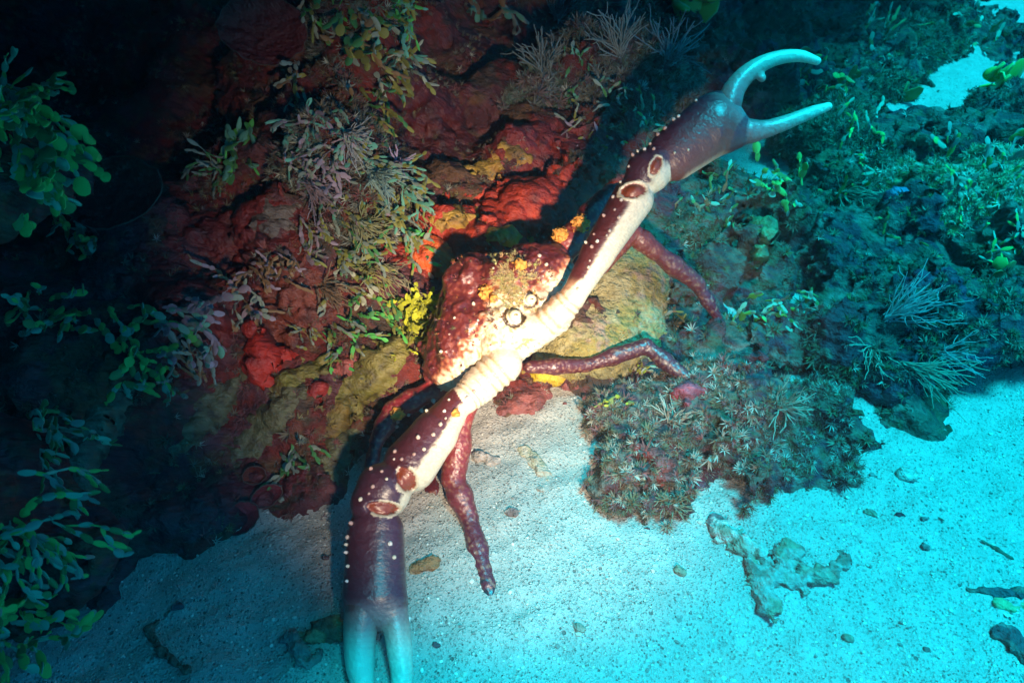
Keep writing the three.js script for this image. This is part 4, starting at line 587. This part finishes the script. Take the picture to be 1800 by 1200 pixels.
// ---------------------------------------------------------------- turf over rock and rubble: countless small tufts
{
  const blade = []; for (let k = 0; k < 9; k++) {
    const a = k * 2.4, lean = 0.25 + 0.5 * ((k * 37) % 10) / 10, hgt = 0.6 + 0.4 * ((k * 53) % 10) / 10, w = 0.07, ca = Math.cos(a), sa = Math.sin(a), v = [];
    for (const [t, ww] of [[0, w], [0.4, w * 1.1], [0.75, w * 0.8]]) { const r = lean * t * t * 1.3 + 0.05, y = hgt * t; v.push([ca * r - sa * ww, y, sa * r + ca * ww], [ca * r + sa * ww, y, sa * r - ca * ww]); }
    const r = lean * 1.3 + 0.05; v.push([ca * r, hgt, sa * r]); const g = new THREE.BufferGeometry(); g.setAttribute('position', new THREE.Float32BufferAttribute(v.flat(), 3)); g.setIndex([0, 1, 2, 2, 1, 3, 2, 3, 4, 4, 3, 5, 4, 5, 6]); blade.push(g);
  }
  const tuft = mergeGeometries(blade); tuft.computeVertexNormals();
  const P = [], put = (geo, n, cols, s0, s1, ok) => {
    const p = geo.attributes.position, m = geo.attributes.normal; let tries = 0;
    while (n > 0 && tries++ < 4e6) { const i = Math.floor(rnd() * p.count), x = p.getX(i), y = p.getY(i), z = p.getZ(i); if (y < sandH(x, z) - 0.002) continue; const nx = m.getX(i), ny = m.getY(i), nz = m.getZ(i); if (nx * (EYE.x - x) + ny * (EYE.y - y) + nz * (EYE.z - z) < -0.05) continue; if (ok && !ok(x, y, z)) continue; n--; P.push({ x, y, z, nx, ny, nz, s: rr(s0, s1) * (rnd() < 0.08 ? 1.5 : 1), c: cols(x, y, z) }); }
  };
  const cl = (pal, f, hl) => (x, y, z) => { const v = clamp(0.5 + 0.62 * fbm(x + 4, y, z, f, 2), 0, 0.999) * pal.length, c = pal[Math.floor(v)], k = rr(0.7, 1.3); return rnd() < hl ? [0.34, 0.34, 0.28] : [c[0] * k, c[1] * k, c[2] * k]; };
  const gp = [[0.05, 0.05, 0.03], [0.035, 0.075, 0.035], [0.06, 0.12, 0.06], [0.1, 0.14, 0.09], [0.055, 0.11, 0.035], [0.07, 0.055, 0.05]], rp = [[0.143, 0.091, 0.052], [0.195, 0.163, 0.111], [0.104, 0.104, 0.052], [0.169, 0.065, 0.065], [0.156, 0.169, 0.117], [0.247, 0.208, 0.169]], yp = [[0.104, 0.104, 0.078], [0.156, 0.156, 0.13], [0.091, 0.13, 0.091], [0.13, 0.085, 0.085], [0.169, 0.176, 0.156]], wp = [[0.10, 0.03, 0.02], [0.14, 0.07, 0.04], [0.10, 0.08, 0.05], [0.16, 0.05, 0.05], [0.15, 0.13, 0.09]];
  const rk = (k) => ROCKS.find((r) => r.key === k).geo;
  put(rk('boulder'), 3800, cl(rp, 40, 0.18), 0.003, 0.009, (x, y, z) => N3(x * 26, y * 26, z * 26) > -0.25); put(rk('right'), 1500, cl([...gp, ...rp], 30, 0.05), 0.004, 0.010, (x, y, z) => N3(x * 20, y * 20, z * 20) > 0.05); put(rk('corner'), 4200, cl([[0.24, 0.34, 0.16], [0.34, 0.40, 0.24], [0.16, 0.26, 0.10], [0.40, 0.42, 0.32], [0.14, 0.16, 0.10]], 16, 0.10), 0.004, 0.011, (x, y, z) => N3(x * 18, y * 18, z * 18) > -0.35);
  put(rk('claw'), 2600, cl(gp, 20, 0.04), 0.006, 0.012); put(rk('far'), 2400, cl(gp, 14, 0.02), 0.007, 0.015); put(rk('leafrock'), 900, cl(rp, 18, 0.02), 0.006, 0.012); put(rk('fuzzy'), 5200, cl(yp, 22, 0.04), 0.006, 0.014); put(rk('pillar'), 4200, cl([...wp, ...yp], 34, 0.06), 0.004, 0.011); put(rk('mound'), 350, cl([[0.36, 0.30, 0.14], [0.3, 0.24, 0.1]], 20, 0.08), 0.003, 0.006);
  put(reefGeo, 9500, cl(gp, 18, 0.07), 0.003, 0.011, (x, y, z) => x > 0.14 && x < 1.3 && z > -2.1 && rightOf(x, z) > 0.4 && N3(x * 9, y * 9, z * 9 + 5) + 0.5 * N3(x * 28, y * 28, z * 28) > -0.1);
  put(reefGeo, 6500, cl([...wp, [0.16, 0.14, 0.06], [0.12, 0.10, 0.09]], 24, 0.04), 0.003, 0.009, (x, y, z) => x < 0.14 && x > -0.7 && z > -1.5 && N3(x * 11, y * 11, z * 11 + 5) + 0.4 * N3(x * 40, y * 40, z * 40) > 0.15);
  const im = new THREE.InstancedMesh(tuft, mat({ color: 0xffffff, roughness: 0.85, transmission: 0.15, thickness: 0 }), P.length), q = new THREE.Quaternion(), q2 = new THREE.Quaternion(), mx = new THREE.Matrix4(), cc = new THREE.Color();
  P.forEach((a, i) => { q.setFromUnitVectors(UY, R3(a.nx + rr(-0.5, 0.5), a.ny + rr(-0.5, 0.5), a.nz + rr(-0.5, 0.5)).normalize()); q2.setFromAxisAngle(UY, rnd() * 6.283); q.multiply(q2); mx.compose(R3(a.x - a.nx * 0.0012, a.y - a.ny * 0.0012, a.z - a.nz * 0.0012), q, R3(a.s, a.s, a.s)); im.setMatrixAt(i, mx); im.setColorAt(i, cc.setRGB(...a.c)); });
  im.name = 'turf_algae'; im.castShadow = im.receiveShadow = true; im.userData = { label: 'short fuzzy turf algae over the rocks and rubble', category: 'algae', kind: 'stuff' }; scene.add(im);
}

// ---------------------------------------------------------------- things lying on the sand
function lying(name, label, category, caps, col, rough = 0.0016, lift = 0.3) {
  const bs = caps.map(([x1, y1, r1, x2, y2, r2]) => { const p = sandAt(x1, y1, 0), q = sandAt(x2, y2, 0), d1 = p.clone().sub(EYE).dot(FWD), d2 = q.clone().sub(EYE).dot(FWD), a = mm(r1, d1), b = mm(r2, d2); p.y = sandH(p.x, p.z) + a * lift; q.y = sandH(q.x, q.z) + b * lift; return { p, q, a, b, v: q.clone().sub(p), l2: p.distanceToSquared(q) || 1e-9 }; });
  const f = (x, y, z) => { let d = 9; for (const b of bs) { const t = clamp(((x - b.p.x) * b.v.x + (y - b.p.y) * b.v.y + (z - b.p.z) * b.v.z) / b.l2); d = smin(d, Math.hypot(x - b.p.x - b.v.x * t, (y - b.p.y - b.v.y * t) * 1.6, z - b.p.z - b.v.z * t) - (b.a + (b.b - b.a) * t), 0.006); } return d - rough * (N3(x * 120, y * 120, z * 120) + 0.5 * N3(x * 300, y * 300, z * 300)) - amp * (N3(x * 55, y * 55, z * 55) + 0.5 * N3(x * 130 + 5, y * 130, z * 130)); };
  const amp = rough < 0.0007 ? 0.0003 : 0.42 * Math.min(0.012, Math.max(...bs.map((b) => Math.max(b.a, b.b))));
  const lo = R3(9, 9, 9), hi = R3(-9, -9, -9); for (const b of bs) for (const e of [b.p, b.q]) { const r = Math.max(b.a, b.b) * 1.5 + 0.008; lo.min(e.clone().subScalar(r)); hi.max(e.clone().addScalar(r)); }
  const size = hi.clone().sub(lo).length(), g = netMesh(f, lo.toArray(), hi.toArray(), size > 0.05 ? 0.0022 : 0.0012, 2.4, patchy(col)), o = bs[0].p.clone(); o.y = 0;
  const m = single(name, rebase(g, o), M.rock, label, category); m.position.copy(o);
}
const dull = [[0.20, 0.21, 0.14], [0.26, 0.24, 0.18], [0.16, 0.14, 0.11], [0.30, 0.28, 0.24]], dusk = [[0.10, 0.06, 0.07], [0.16, 0.10, 0.09], [0.22, 0.18, 0.16]], wood = [[0.12, 0.09, 0.06], [0.17, 0.13, 0.09]], brn = [[0.26, 0.14, 0.06], [0.32, 0.22, 0.12], [0.18, 0.09, 0.06]];
lying('algae_fragment', 'dull forked algae fragment lying on the bright sand', 'fragment', [[1318, 985, 14, 1345, 1070, 24], [1345, 1035, 16, 1385, 985, 22], [1385, 1035, 16, 1440, 1020, 18], [1440, 1020, 17, 1474, 990, 12]], dull);
lying('coral_fragment', 'crusted coral fragment at the head of the forked one', 'fragment', [[1262, 925, 20, 1300, 960, 22], [1300, 960, 18, 1325, 985, 14]], [[0.22, 0.22, 0.16], [0.14, 0.10, 0.10], [0.42, 0.40, 0.34]]);
lying('coral_fragment', 'dark flat fragment at the right edge of the sand', 'fragment', [[1705, 1038, 7, 1790, 1046, 10], [1790, 1046, 9, 1850, 1040, 9]], [[0.06, 0.06, 0.07], [0.10, 0.10, 0.08]], 0.001);
lying('coral_fragment', 'green pale fragment below the dark flat one', 'fragment', [[1745, 1062, 8, 1830, 1072, 12]], [[0.24, 0.32, 0.16], [0.34, 0.38, 0.26]], 0.001);
lying('coral_fragment', 'blurred dark rubble piece in the lower right corner', 'fragment', [[1765, 1120, 18, 1850, 1180, 30]], dusk);
lying('twig', 'thin dark twig on the sand near the right edge', 'twig', [[1715, 950, 2.5, 1750, 970, 3], [1750, 970, 3, 1776, 986, 4]], wood, 0.0004, 0.8);
lying('twig', 'short twig half buried beside the small dark pebble', 'twig', [[1630, 905, 2, 1662, 922, 2.5]], wood, 0.0003, 0.8);
lying('twig', 'dark crooked twig on the shaded sand at lower left', 'twig', [[262, 1110, 6, 285, 1150, 7], [285, 1150, 7, 330, 1185, 8], [262, 1110, 5, 300, 1080, 4]], wood, 0.0008, 0.6);
lying('coral_fragment', 'orange brown rubble piece left of the lowered claw', 'fragment', [[548, 1118, 20, 590, 1105, 22]], brn, 0.0022);
lying('coral_fragment', 'pale speckled rubble pieces heap left of the lowered claw', 'fragment', [[510, 1125, 13, 530, 1150, 15], [540, 1165, 12, 560, 1150, 10]], [[0.36, 0.36, 0.30], [0.22, 0.18, 0.16], [0.14, 0.10, 0.10]], 0.0026);
lying('coral_fragment', 'small brown rubble piece between the claw and the dark leg tip', 'fragment', [[728, 1004, 10, 762, 998, 13]], brn, 0.0016);
lying('coral_fragment', 'mauve fuzzy lump on the sand under the crab', 'fragment', [[840, 805, 12, 868, 812, 12]], [[0.26, 0.18, 0.20], [0.34, 0.28, 0.24]], 0.0014);
lying('coral_fragment', 'dim olive patch of rubble half buried below the crab', 'fragment', [[925, 790, 10, 955, 830, 14]], [[0.30, 0.26, 0.17], [0.36, 0.31, 0.24]], 0.0014, 0.05);
for (const [l, x, y, r, c] of [['dark red pebble alone on the bright sand', 1581, 911, 5, [[0.12, 0.02, 0.03]]], ['dark pebble beside the half buried twig', 1628, 963, 6, dusk], ['grey pebble above the dark red one', 1622, 918, 5, dusk], ['small dark pebble at the rock edge', 1437, 838, 5, dusk], ['grey brown crumb left of the red pebble', 1528, 902, 8, dull], ['dark pebble on the shaded sand near the claw shadow', 572, 983, 5, dusk], ['dark flat pebble on the grey sand right of the legs', 900, 908, 9, dusk], ['small ring shaped shell crumb on the bright sand', 1492, 1122, 7, dull], ['small dark crumb near the bottom right', 1628, 1140, 5, dusk], ['dark chip on the blue sand near the shaded reef foot', 318, 1072, 8, dusk], ['tan crumb on the grey sand under the crab', 951, 862, 5, dull], ['brown crumb left of the forked fragment', 1195, 1008, 8, dull], ['dark sliver on the pale sand right of the claw tips', 768, 1133, 5, dusk], ['olive crumb low on the sand in the middle', 1020, 1105, 9, dull], ['pale green crumb on the bright sand near the right hand rock', 1590, 845, 14, [[0.30, 0.34, 0.26], [0.40, 0.40, 0.34]]]])
  lying('pebble', l, 'pebble', [[x - r * 0.5, y, r, x + r * 0.6, y + r * 0.2, r * 0.8]], c, 0.0009, 0.45);
{
  const g = new THREE.IcosahedronGeometry(1, 0); g.scale(1, 0.5, 0.8); const n = 5200, im = new THREE.InstancedMesh(g, mat({ color: 0xffffff, roughness: 0.7 }), n), mx = new THREE.Matrix4(), q = new THREE.Quaternion(), c = new THREE.Color();
  for (let i = 0; i < n; i++) { const p = sandAt(rr(-60, 1860), rr(640, 1240), 0), s = rr(0.0005, 0.0014) * (rnd() < 0.06 ? 1.9 : 1); p.y = sandH(p.x, p.z) + s * 0.2; q.setFromEuler(new THREE.Euler(rr(-0.5, 0.5), rr(0, 6), rr(-0.5, 0.5))); mx.compose(p, q, R3(s, s, s * rr(0.8, 1.8))); im.setMatrixAt(i, mx); const k = rnd(); im.setColorAt(i, k < 0.3 ? c.setRGB(0.2, 0.17, 0.15) : k < 0.75 ? c.setRGB(0.45, 0.40, 0.33) : c.setRGB(0.68, 0.64, 0.56)); }
  im.name = 'shell_grit'; im.castShadow = im.receiveShadow = true; im.userData = { label: 'fine broken shell grit strewn over the sand', category: 'grit', kind: 'stuff' }; scene.add(im);
}
scene.fog = new THREE.FogExp2(C(0.8, 0.9, 1), 0.02);
renderer.render(scene, camera);
